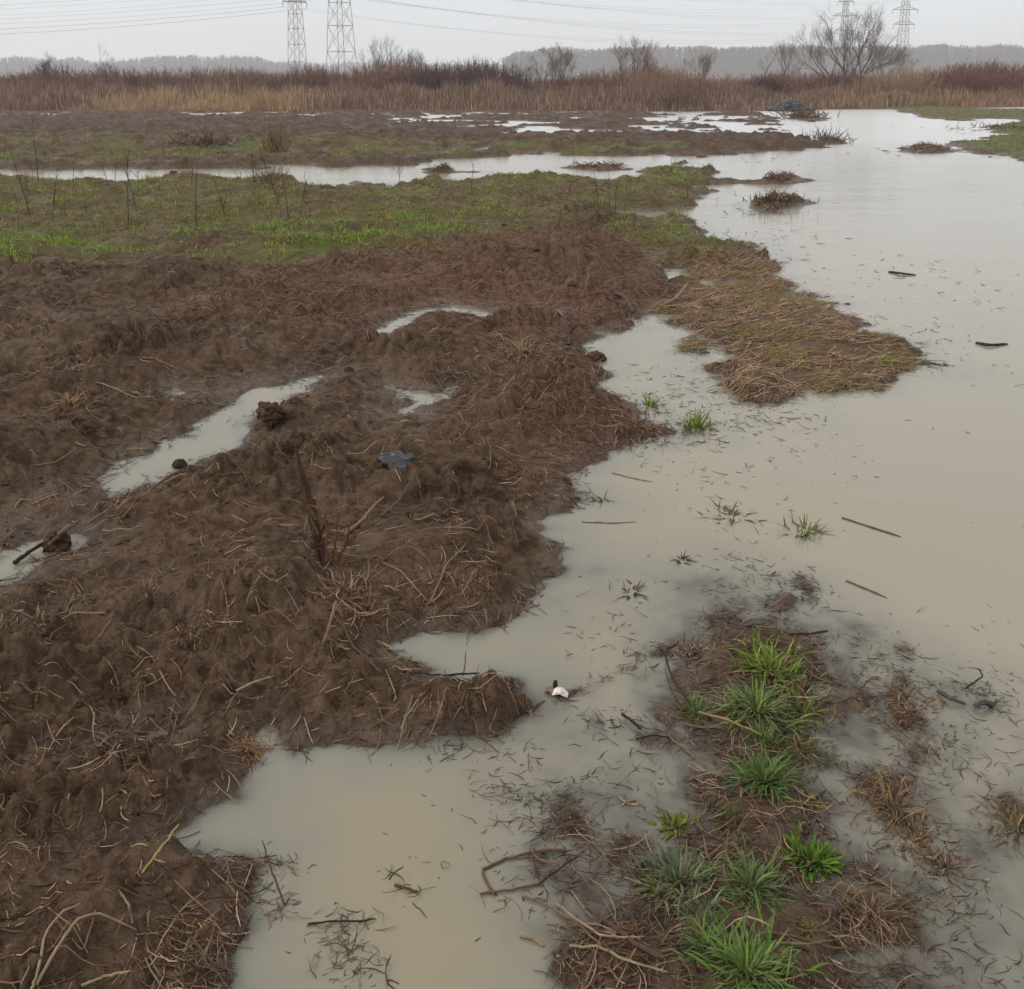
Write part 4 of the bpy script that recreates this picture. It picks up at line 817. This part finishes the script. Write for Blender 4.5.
for i, (x, y) in enumerate(spots):
    o = wk[i] if i < 6 else wk[int(rng.integers(0, 6))].copy()
    if i >= 6: COL.objects.link(o)
    o.location = (x, y, float(hz(x, y))); o.rotation_euler = (U(-.15, .15), U(-.15, .15), U(0, 6.28)); s_ = U(.6, 1.15); o.scale = (s_, s_, s_)
    tag(o, 'thin dark dead weed standing in the wet grassy strip by the long puddle', 'dead weed', 'dead weeds standing along the long puddle')
def weed_one(label, px, py, Hh, nb, col, lean=.08, name='dead_weed'):
    o = weed_mesh(Hh, nb, col, lean).build(name, M['straw']); o.location = place(px, py); tag(o, label, 'dead weed'); return o
weed_one('tall straight dark weed stem at the far left of the grassy strip', 39, 188, .98, 2, (.04,.03,.026), .02)
weed_one('dark branching dead weed left of the reddish bush in the grassy strip', 128, 222, .85, 7, (.04,.03,.024), .12)
weed_one('leaning dark weed stem near the bright grass', 196, 228, .62, 3, (.045,.033,.026), .2)
def bush_clump(label, px, py, n, L, cols, name, spread=28, cat='dead bush', w=.006, sx=.12):
    b = place(px, py); a = U(0, 6.283, n); el = np.radians(np.clip(rng.normal(90 - spread, 16, n), 15, 92)); Ls = L * U(.4, 1.1, n); t = np.linspace(0, 1, 5)
    base = rng.normal(0, sx, (n, 2)); ang = el[:, None] + rng.normal(0, .25, (n, 1)) * t[None]
    hr = Ls[:, None] * np.cumsum(np.cos(ang), 1) / 5; vz = Ls[:, None] * np.cumsum(np.sin(ang), 1) / 5
    P = np.stack([base[:, :1] + hr * np.cos(a)[:, None], base[:, 1:] + hr * np.sin(a)[:, None], vz - .05 * L], -1)
    g = Geo(); g.tubes(P, w * np.array([1, .9, .8, .6, .35])[None] * np.ones((n, 1)), pick(cols, n), 3); o = g.build(name, M['straw']); o.location = b; return tag(o, label, cat)
bush_clump('reddish dead weed bush at the near edge of the long puddle', 268, 186, 90, .52, REDS, 'dead_bush', 24, w=.003)
bush_clump('pale dead grass clump standing in the ploughed far field', 276, 150, 80, .62, [(.24,.16,.09),(.17,.11,.065)], 'dead_clump', 20, w=.008)
bush_clump('low dark brush heap on the ploughed far field', 204, 147, 120, .36, [(.05,.034,.026),(.07,.045,.035)], 'brush_heap', 50, w=.009, sx=.35)
bush_clump('leafless twiggy bush standing in the flood water', 826, 142, 90, .5, [(.06,.04,.036),(.085,.055,.047)], 'twiggy_bush', 42, w=.008, sx=.22)
bush_clump('reddish brush on the islet far up the flood', 800, 119, 160, .75, [(.12,.06,.045),(.09,.05,.04),(.15,.085,.06)], 'brush_heap', 55, w=.011, sx=.5)
bush_clump('tan reed clump at the far corner of the ploughed field', 688, 111, 120, 1.7, [(.16,.105,.065),(.11,.07,.045)], 'reed_clump', 10, w=.010, sx=.5)
bush_clump('dark stem clump beside the tan reed clump', 664, 111, 90, 1.0, [(.08,.055,.042),(.11,.07,.05)], 'reed_clump', 14, w=.010, sx=.5)
bush_clump('grassy tussock on the nearer islet in the flood', 775, 206, 110, .13, [(.09,.075,.035),(.07,.05,.03)], 'grass_tussock', 45, w=.006, sx=.16)
bush_clump('low dark brush on the right bank beyond the flood', 1010, 128, 120, .28, [(.07,.045,.035),(.1,.07,.045)], 'brush_heap', 60, w=.012, sx=.7)

# ------------------------------------------------------------------ reeds, shrubs, trees
def reeds():
    g = Geo(); N = 110000; x = U(-45, 45, N); y = FAR_EDGE + .4 + U(0, 1, N) ** 1.5 * 13 - .9 * U(0, 1, N) ** 2 * (fbm(x, x * 0, 2.5, 3, 505) > -.1); px = CX + x / (y * cp) * F
    edge = FAR_EDGE + .25 * np.sin(x * .21) + np.clip(.4 * (x - 8), 0, 9); y = y + np.clip(.4 * (x - 8), 0, 9)
    cl = fbm(x, y, 2.2, 4, 501); tanw = np.clip(sstep(60, 130, px) * sstep(360, 260, px) * .9 + sstep(800, 900, px) * .35 + .12, 0, 1) * sstep(7, 1, y - FAR_EDGE - np.clip(.4 * (x - 8), 0, 9))
    low = sstep(-.6, 2.4, y - edge); Hh = (.34 + .36 * low) * U(.55, 1.2, N) * np.clip(1 + .8 * cl, .35, 2.2) * np.where(px > 520, .85, 1)
    keep = cl > U(-1.4, .2, N); x, y, Hh, tanw, px = x[keep], y[keep], Hh[keep], tanw[keep], px[keep]; N = len(x)
    z = hz(x, y); a = U(0, 6.283, N); ln = U(0, .35, N) * Hh
    t = np.array([0, .6, 1.]); P = np.stack([x[:, None] + (ln * np.cos(a))[:, None] * t ** 2, y[:, None] + (ln * np.sin(a))[:, None] * t ** 2, z[:, None] + Hh[:, None] * t - .03], -1)
    w = U(.007, .016, N); sv = np.stack([np.ones(N), U(-.5, .5, N), np.zeros(N)], -1)[:, None, :] * (w[:, None] * np.array([1, .9, .35])[None])[:, :, None]
    c = np.where(U(0, 1, (N, 1)) < tanw[:, None], pick([(.42,.28,.15),(.34,.22,.12),(.48,.34,.20)], N), pick([(.22,.125,.092),(.165,.092,.072),(.28,.175,.12),(.13,.078,.064),(.36,.26,.18)], N))
    g.ribbons(P, sv, c); tag(g.build('reeds', M['straw']), 'belt of dry tan and reddish reeds beyond the flooded field', 'reeds', None, 'stuff')
reeds()

def shrub_geo(n, Hh, seed_spread):
    g = Geo(); a = U(0, 6.283, n); el = np.radians(np.clip(rng.normal(66, 15, n), 28, 92)); L = Hh * U(.5, 1.08, n); t = np.linspace(0, 1, 6)
    b = rng.normal(0, seed_spread, (n, 2)); ang = el[:, None] + rng.normal(.12, .2, (n, 1)) * t[None]
    hr = np.cumsum(np.cos(ang), 1) * L[:, None] / 6; vz = np.cumsum(np.sin(ang), 1) * L[:, None] / 6
    P = np.stack([b[:, :1] + hr * np.cos(a)[:, None], b[:, 1:] + hr * np.sin(a)[:, None], vz - .08], -1) + rng.normal(0, .02, (n, 6, 3))
    g.tubes(P, np.array([.014, .012, .010, .008, .006, .004])[None] * U(.7, 1.2, n)[:, None], pick([(1, 1, 1), (.8, .78, .78), (1.15, 1.1, 1.05)], n), 3)
    m = n * 9; i = rng.integers(0, n, m); k = U(.25, .98, m); j = np.clip((k * 5).astype(int), 0, 4); f = (k * 5 - j)[:, None]
    s0 = P[i, j] * (1 - f) + P[i, j + 1] * f; a2 = a[i] + rng.normal(0, 1.0, m); e2 = np.radians(np.clip(rng.normal(58, 20, m), 5, 90)); l2 = Hh * U(.08, .26, m); tt_ = np.linspace(0, 1, 3)
    Q = s0[:, None, :] + np.stack([(l2 * np.cos(e2) * np.cos(a2))[:, None] * tt_, (l2 * np.cos(e2) * np.sin(a2))[:, None] * tt_, (l2 * np.sin(e2))[:, None] * tt_], -1)
    sv = np.cross(Q[:, 2] - Q[:, 0], rng.normal(0, 1, (m, 3))); sv /= np.linalg.norm(sv, axis=1, keepdims=True) + 1e-6
    g.ribbons(Q, sv[:, None, :] * np.array([.0085, .0065, .003])[None, :, None], pick([(1, 1, 1), (.85, .8, .8), (1.25, 1.15, 1.1)], m)); return g
protos = []
for i in range(7):
    protos.append(shrub_geo(150, 2.0, [.35, .5, .28, .6, .4, .7, .3][i]).build('leafless_shrub', M['twig']))
TOPX = [-60, 0, 50, 100, 140, 200, 260, 300, 340, 380, 430, 470, 510, 545, 580, 625, 660, 700, 740, 780, 850, 890, 930, 960, 1000, 1090]
TOPY = [73, 75, 72, 69, 72, 70, 74, 72, 70, 67, 66, 65, 71, 82, 78, 72, 68, 74, 80, 74, 74, 74, 70, 67, 66, 66]
first = True; nsh = 0; used_p = set()
for row, (Y0, n) in enumerate([(60, 64), (66, 62), (74, 58)]):
    for i in range(n):
        px = -70 + 1170 * (i + U(.1, .9)) / n; Y = Y0 + U(-3.5, 2.5)
        top = np.interp(px, TOPX, TOPY) + np.abs(rng.normal(0, 7)) - 1.5 + (2 - row) * 3.0
        if 520 < px < 640 and row == 0: top += 7
        x = at_dist(px, Y); z = float(hz(x, Y)); Hs = max(.7, height_at(top, Y) - z)
        if 405 < px < 520: c = (.095, .05, .052); lab = ('dark purple leafless shrub in the dense thicket left of the middle', 'dark purple shrubs in the thicket')
        elif 745 < px < 785 and row == 0: c = (.07, .034, .038); lab = ('dark red leafless shrub behind the rubble heap', 'dark red shrubs behind the rubble heap')
        elif px > 930: c = (.175, .08, .065); lab = ('dark red leafless shrub at the right end of the thicket', 'dark red shrubs at the right end')
        elif 630 < px < 740: c = (.26, .16, .105); lab = ('orange brown leafless shrub right of the middle of the thicket', 'orange brown shrubs')
        elif 860 < px < 930: c = (.28, .19, .115); lab = ('pale olive brown leafless shrub near the right hand pylons', 'olive brown shrubs')
        else: c = tuple(np.array((.19, .105, .084)) * U(.55, 1.35)); lab = ('reddish brown leafless shrub behind the reed belt', 'reddish brown shrubs behind the reed belt')
        pi = int(rng.integers(0, 7))
        if nsh < 7: o = protos[nsh]; pi = nsh
        else: o = protos[pi].copy(); COL.objects.link(o)
        s_ = Hs / 1.55; ws = s_ * U(.95, 1.4) + .15
        o.location = (x, Y, z); o.rotation_euler.z = U(0, 6.28); o.scale = (ws, ws, s_); o.color = (*c, 1); tag(o, lab[0], 'shrub', lab[1]); nsh += 1
o = protos[0].copy(); COL.objects.link(o); Y = 56.; o.location = (at_dist(766, Y), Y, float(hz(at_dist(766, Y), Y))); o.scale = (.85, .85, .68); o.rotation_euler.z = 1.; o.color = (.05, .024, .027, 1); tag(o, 'rounded very dark red bush in front of the thicket right of the rubble heap', 'shrub')

def tree(name, label, px, Y, toppy, stems, spreadf, col, depth=6, group=None, dense=1.0, base_py=None, r0=None):
    x = at_dist(px, Y); z = float(hz(x, Y)); Ht = height_at(toppy, Y) - z; root = empty(name, (x, Y, z)); tr = Geo(); cr = Geo()
    P_tr, P_cr = [], []
    def grow(p, d, L, rad, lev):
        n = 5; pts = [p]; dd = d.copy()
        for i in range(n - 1):
            dd = dd + rng.normal(0, .10, 3) + np.array([0, 0, .05]); dd /= np.linalg.norm(dd); pts.append(pts[-1] + dd * L / (n - 1))
        pts = np.array(pts); (P_tr if lev <= 1 else P_cr).append((pts, np.linspace(rad, rad * .62, n)))
        if lev >= depth: return
        kids = int(round((3 if lev < 3 else 3.4) * dense + U(-.5, .4)))
        for i in range(kids):
            k = U(.35, 1.0) if i else 1.0; b = np.array([np.interp(k * (n - 1), np.arange(n), pts[:, j]) for j in range(3)])
            az = U(0, 6.283); tl = abs(rng.normal(.42, .17)) * (1 if i else .45); u = np.cross(dd, [math.cos(az), math.sin(az), .3]); u /= np.linalg.norm(u) + 1e-6
            nd_ = dd * math.cos(tl) + u * math.sin(tl); nd_[2] = nd_[2] * .85 + .15; nd_ /= np.linalg.norm(nd_)
            grow(b, nd_, L * U(.58, .82), max(rad * .55, .0024), lev + 1)
    for sx_, le in stems:
        d = np.array([sx_, U(-.2, .2), 1.0]); d /= np.linalg.norm(d); grow(np.array([sx_ * .25, U(-.15, .15), -.1]), d, Ht * le, (r0 or .014 * Ht), 0)
    top = float(np.percentile([p[0][-1, 2] for p in P_cr], 94.0)); sc = Ht / top
    for L_, g, k in ((P_tr, tr, 5), (P_cr, cr, 3)):
        g.tubes(np.array([p[0] for p in L_]) * sc, np.array([p[1] for p in L_]), pick([(1, 1, 1)], len(L_), .12), k)
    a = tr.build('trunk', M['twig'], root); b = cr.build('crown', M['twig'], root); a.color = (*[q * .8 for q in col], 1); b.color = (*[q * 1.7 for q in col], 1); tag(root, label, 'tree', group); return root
BARK = (.10, .078, .064)
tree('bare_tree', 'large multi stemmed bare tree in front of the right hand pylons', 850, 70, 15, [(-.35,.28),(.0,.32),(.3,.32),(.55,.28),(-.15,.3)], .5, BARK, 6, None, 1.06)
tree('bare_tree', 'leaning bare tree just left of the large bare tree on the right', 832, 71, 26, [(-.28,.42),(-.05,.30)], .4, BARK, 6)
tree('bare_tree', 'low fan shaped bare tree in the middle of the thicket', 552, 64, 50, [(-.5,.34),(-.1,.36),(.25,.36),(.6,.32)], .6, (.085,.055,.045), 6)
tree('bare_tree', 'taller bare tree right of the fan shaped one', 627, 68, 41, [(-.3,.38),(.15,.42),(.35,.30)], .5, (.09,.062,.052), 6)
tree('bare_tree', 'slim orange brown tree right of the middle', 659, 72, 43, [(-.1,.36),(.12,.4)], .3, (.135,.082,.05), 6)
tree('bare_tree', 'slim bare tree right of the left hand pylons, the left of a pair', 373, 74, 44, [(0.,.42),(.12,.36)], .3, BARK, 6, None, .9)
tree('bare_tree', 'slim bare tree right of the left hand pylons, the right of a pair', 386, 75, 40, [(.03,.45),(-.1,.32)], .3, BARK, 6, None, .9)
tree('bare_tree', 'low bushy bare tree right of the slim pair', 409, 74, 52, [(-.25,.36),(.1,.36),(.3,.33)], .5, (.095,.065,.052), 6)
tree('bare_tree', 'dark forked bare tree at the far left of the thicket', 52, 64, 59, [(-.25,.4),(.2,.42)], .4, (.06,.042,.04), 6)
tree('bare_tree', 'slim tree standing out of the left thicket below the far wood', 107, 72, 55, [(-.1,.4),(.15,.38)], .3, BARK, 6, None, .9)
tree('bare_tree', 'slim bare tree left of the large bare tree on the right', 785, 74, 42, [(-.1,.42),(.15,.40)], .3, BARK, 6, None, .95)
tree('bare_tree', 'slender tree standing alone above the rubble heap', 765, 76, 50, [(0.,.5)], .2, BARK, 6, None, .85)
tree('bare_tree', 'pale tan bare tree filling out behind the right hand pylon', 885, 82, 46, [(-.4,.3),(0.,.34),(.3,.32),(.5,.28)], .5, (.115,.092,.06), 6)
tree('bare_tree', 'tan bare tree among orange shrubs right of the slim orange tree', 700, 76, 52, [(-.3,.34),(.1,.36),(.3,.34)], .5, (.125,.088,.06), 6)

# far woods: reads as one mass
def woods():
    g = Geo(); rows = []
    def band(px0, px1, Y, n, tops, jit=2.5):
        px = U(px0, px1, n); Yd = Y + U(-40, 80, n); tp = np.interp(px, [q[0] for q in tops], [q[1] for q in tops]) + U(-1., jit, n) + 1.9 * fbm(px, px * 0, 34., 5, 511 + int(Y), .62) + np.abs(rng.normal(0, 1.8, n)) - .6; rows.append((px, Yd, tp))
    band(503, 1250, 700, 3000, [(503,58),(515,52),(540,49),(640,47),(760,46),(850,46),(930,45),(1000,46),(1250,46)])
    band(-250, 300, 820, 1900, [(-250,56),(0,57),(80,58),(95,64),(130,60),(150,56),(250,56),(275,61),(300,64)])
    band(70, 520, 980, 1300, [(70,63),(300,62),(420,64),(520,63)])
    band(-250, 200, 1080, 600, [(-250,58),(200,62)])
    px = np.concatenate([r[0] for r in rows]); Y = np.concatenate([r[1] for r in rows]); tp = np.concatenate([r[2] for r in rows]); n = len(px)
    x = (px - CX) / F * Y * cp; Ht = EYE + Y * (-spt + (CY - tp) / F * cp) / (cp + (CY - tp) / F * spt); z0 = hz(x, Y)
    P = np.stack([np.stack([x, Y, z0], -1), np.stack([x + U(-.3, .3, n), Y, z0 + (Ht - z0) * .55], -1), np.stack([x + U(-.5, .5, n), Y, Ht], -1)], 1)
    sv = np.array([1., 0, 0])[None, None, :] * np.array([.26, .19, .06])[None, :, None] * np.ones((n, 1, 1)); col = [(.080,.070,.064),(.065,.06,.056),(.095,.078,.066)]
    g.ribbons(P, sv, pick(col, n))
    m = 30; i = np.repeat(np.arange(n), m); k = U(.02, .97, n * m); b = np.stack([x[i], Y[i], z0[i] + (Ht - z0)[i] * k], -1); a = U(0, 6.283, n * m); L = (Ht - z0)[i] * U(.10, .24, n * m) * (1.15 - .6 * k); e2 = np.radians(U(35, 80, n * m))
    q = b + np.stack([L * np.cos(e2) * np.cos(a), L * np.cos(e2) * np.sin(a), L * np.sin(e2)], -1); q[:, 2] = np.minimum(q[:, 2], Ht[i] + U(-.4, .2, n * m))
    g.ribbons(np.stack([b, (b + q) / 2 + rng.normal(0, .08, b.shape), q], 1), np.stack([np.ones(n * m), U(-.4, .4, n * m), U(-.3, .3, n * m)], -1)[:, None, :] * np.array([.22, .17, .08])[None, :, None], pick(col, n * m))
    o = g.build('far_woods', M['straw']); tag(o, 'distant grey leafless woods fading in the haze', 'woods', None, 'stuff')
woods()

# rubble heap
def heap():
    x, y = 12.6, 47.6; g = []; o_v = []; tr = []
    ph = (1 + 5 ** .5) / 2; iv = np.array([(-1,ph,0),(1,ph,0),(-1,-ph,0),(1,-ph,0),(0,-1,ph),(0,1,ph),(0,-1,-ph),(0,1,-ph),(ph,0,-1),(ph,0,1),(-ph,0,-1),(-ph,0,1)], np.float32) / 1.9
    it = np.array([(0,11,5),(0,5,1),(0,1,7),(0,7,10),(0,10,11),(1,5,9),(5,11,4),(11,10,2),(10,7,6),(7,1,8),(3,9,4),(3,4,2),(3,2,6),(3,6,8),(3,8,9),(4,9,5),(2,4,11),(6,2,10),(8,6,7),(9,8,1)])
    for i in range(420):
        r_ = abs(rng.normal(0, .5)); a = U(0, 6.28); X, Y_ = 1.05 * min(r_, 1.1) * math.cos(a), .7 * min(r_, 1.1) * math.sin(a); zt = .42 * max(0, 1 - (X / 1.15) ** 2 - (Y_ / .8) ** 2) * (1.1 if X > -.3 else .7)
        s_ = U(.05, .12); v = iv * (1 + U(-.3, .3, (12, 1))) * s_ + np.array([X, Y_, U(.1, 1) * zt]); tr.append(it + 12 * i); o_v.append(v)
    o = mesh_np('rubble_heap', np.concatenate(o_v), None, np.concatenate(tr), M['rubble']); o.location = (x, y, max(0, float(hz(x, y)))); tag(o, 'dark grey rubble heap at the far end of the flood below the reeds', 'rubble heap')
heap()

# ------------------------------------------------------------------ pylons and cables
def pylon(label, px, Y, Hp, wb, wt, arms, rot, th=.17):
    x = at_dist(px, Y); z = float(hz(x, Y)); root = empty('power_pylon', (x, Y, z), rot); g = Geo(); seg = []
    W_ = lambda h: np.interp(h, [0, arms[0][0], Hp - 2.2, Hp], [wb, wt, wt * .75, .1])
    hs = [0]
    while hs[-1] < Hp - 2.6: hs.append(min(hs[-1] + max(1.25 * W_(hs[-1]), 1.6), Hp - 2.2))
    def cor(h): w = W_(h) / 2; return [np.array([sx * w, sy * w, h]) for sx, sy in ((-1, -1), (1, -1), (1, 1), (-1, 1))]
    for a, b in zip(hs[:-1], hs[1:]):
        A, B = cor(a), cor(b)
        for i in range(4):
            j = (i + 1) % 4; seg += [(A[i], B[i], th), (A[i], B[j], th * .55), (A[j], B[i], th * .55), (B[i], B[j], th * .55)]
    for c in cor(hs[-1]): seg.append((c, np.array([0, 0, Hp]), th * .8))
    def link(gg, sg):
        P = np.array([[p + (q - p) * t for t in (0, .5, 1)] for p, q, _ in sg]); gg.tubes(P, np.array([[t / 2] * 3 for _, _, t in sg]), [(.1, .1, .1)], 4)
    link(g, seg); g.build('lattice_tower', M['steel'], root); tips = []
    for (h, half) in arms:
        ga = Geo(); sg = []
        for s_ in (-1, 1):
            tip = np.array([s_ * half, 0, h]); w = W_(h) / 2; w2 = W_(h + 1.3) / 2
            for sy in (-1, 1):
                p = np.array([s_ * w, sy * w, h]); u = np.array([s_ * w2, sy * w2, h + 1.3]); sg += [(p, tip, th * .9), (u, tip, th * .7)]
                for k in (.33, .66): sg.append((p + (tip - p) * k, u + (tip - u) * k, th * .5))
                sg.append((np.array([-s_ * w, sy * w, h]), p, th * .8))
        link(ga, sg); ar = ga.build('cross_arm', M['steel'], root)
        for s_ in (-1, 1):
            tip = np.array([s_ * half, 0, h]); gi = Geo(); t = np.linspace(0, 1, 13); gi.tubes((tip + np.stack([0 * t, 0 * t, -1.5 * t], -1))[None], np.where(np.arange(13) % 2, .13, .05)[None], [(.1, .1, .1)], 6); gi.build('insulator', M['glass'], ar)
            c, s2 = math.cos(rot), math.sin(rot); tips.append(np.array([x + tip[0] * c - tip[1] * s2, Y + tip[0] * s2 + tip[1] * c, z + h - 1.5]))
    tag(root, label, 'pylon'); return tips
A_ = pylon('slim lattice pylon, the left one of the pair on the left', 298, 281, 33, 3.9, 2.5, [(20.2, 3.6), (25.2, 4.6), (30., 3.5)], .75)
B_ = pylon('broader lattice pylon, the right one of the pair on the left', 342, 250, 34, 5.4, 3.4, [(21.2, 3.9), (25.8, 5.), (30.3, 3.8)], .75)
C_ = pylon('lattice pylon partly hidden by the large bare tree', 841, 400, 31.5, 3.6, 2.0, [(17.8, 3.5), (23.1, 4.9), (28.2, 3.2)], .15)
D_ = pylon('rightmost lattice pylon standing clear of the trees', 900, 400, 33.5, 4.0, 2.6, [(20., 4.0), (25.3, 5.0), (30.1, 3.7)], .1)
def cable(p, q, sag, label, group, r=.022):
    t = np.linspace(0, 1, 40); P = p[None] + (q - p)[None] * t[:, None]; P[:, 2] -= sag * 4 * t * (1 - t); g = Geo(); o0 = P[0].copy()
    g.tubes((P - o0)[None], np.full((1, 40), r), [(.1, .1, .1)], 4); o = g.build('power_cable', M['wire']); o.location = o0; tag(o, label, 'power cable', group)
for i in range(6):
    cable(A_[i], A_[i] + np.array([-270., 25., 0]), 6.4 + .9 * (i % 2), 'thin power cable running off to the left from the slim pylon', 'cables left of the slim pylon', .035 if i < 2 else .018)
    cable(B_[i], B_[i] + np.array([-290., 20., 0]), 6.8 + .6 * (i % 2), 'thin power cable running off to the left from the broader pylon', 'cables left of the broader pylon', .02)
    cable(A_[i], C_[i], 5.0 + .8 * (i % 2), 'thin power cable strung from the slim pylon to the pylon behind the bare tree', 'cables from the slim pylon to the right', .018)
    cable(B_[i], D_[i], 4.6 + .7 * (i % 2), 'thin power cable strung from the broader pylon to the rightmost pylon', 'cables from the broader pylon to the right', .018)

# ------------------------------------------------------------------ haze
def haze():
    m, n, out = new_mat('haze_air'); pv = nd(n, 'ShaderNodeVolumePrincipled'); pv.inputs['Color'].default_value = (.96, .975, .99, 1); pv.inputs['Density'].default_value = .0009; pv.inputs['Anisotropy'].default_value = .2
    n.links.new(pv.outputs[0], out.inputs['Volume'])
    try: m.cycles.homogeneous_volume = True
    except Exception: pass
    R_, z0, z1 = 1300., float(HG.min()) - 1., 36.
    v = [(-R_, -R_, z0), (R_, -R_, z0), (R_, R_, z0), (-R_, R_, z0), (-R_, -R_, z1), (R_, -R_, z1), (R_, R_, z1), (-R_, R_, z1)]
    q = [(0, 3, 2, 1), (4, 5, 6, 7), (0, 1, 5, 4), (1, 2, 6, 5), (2, 3, 7, 6), (3, 0, 4, 7)]
    o = mesh_np('haze', np.array(v), np.array(q), None, m); tag(o, 'pale damp haze hanging over the whole field', 'haze', None, 'stuff')
haze()
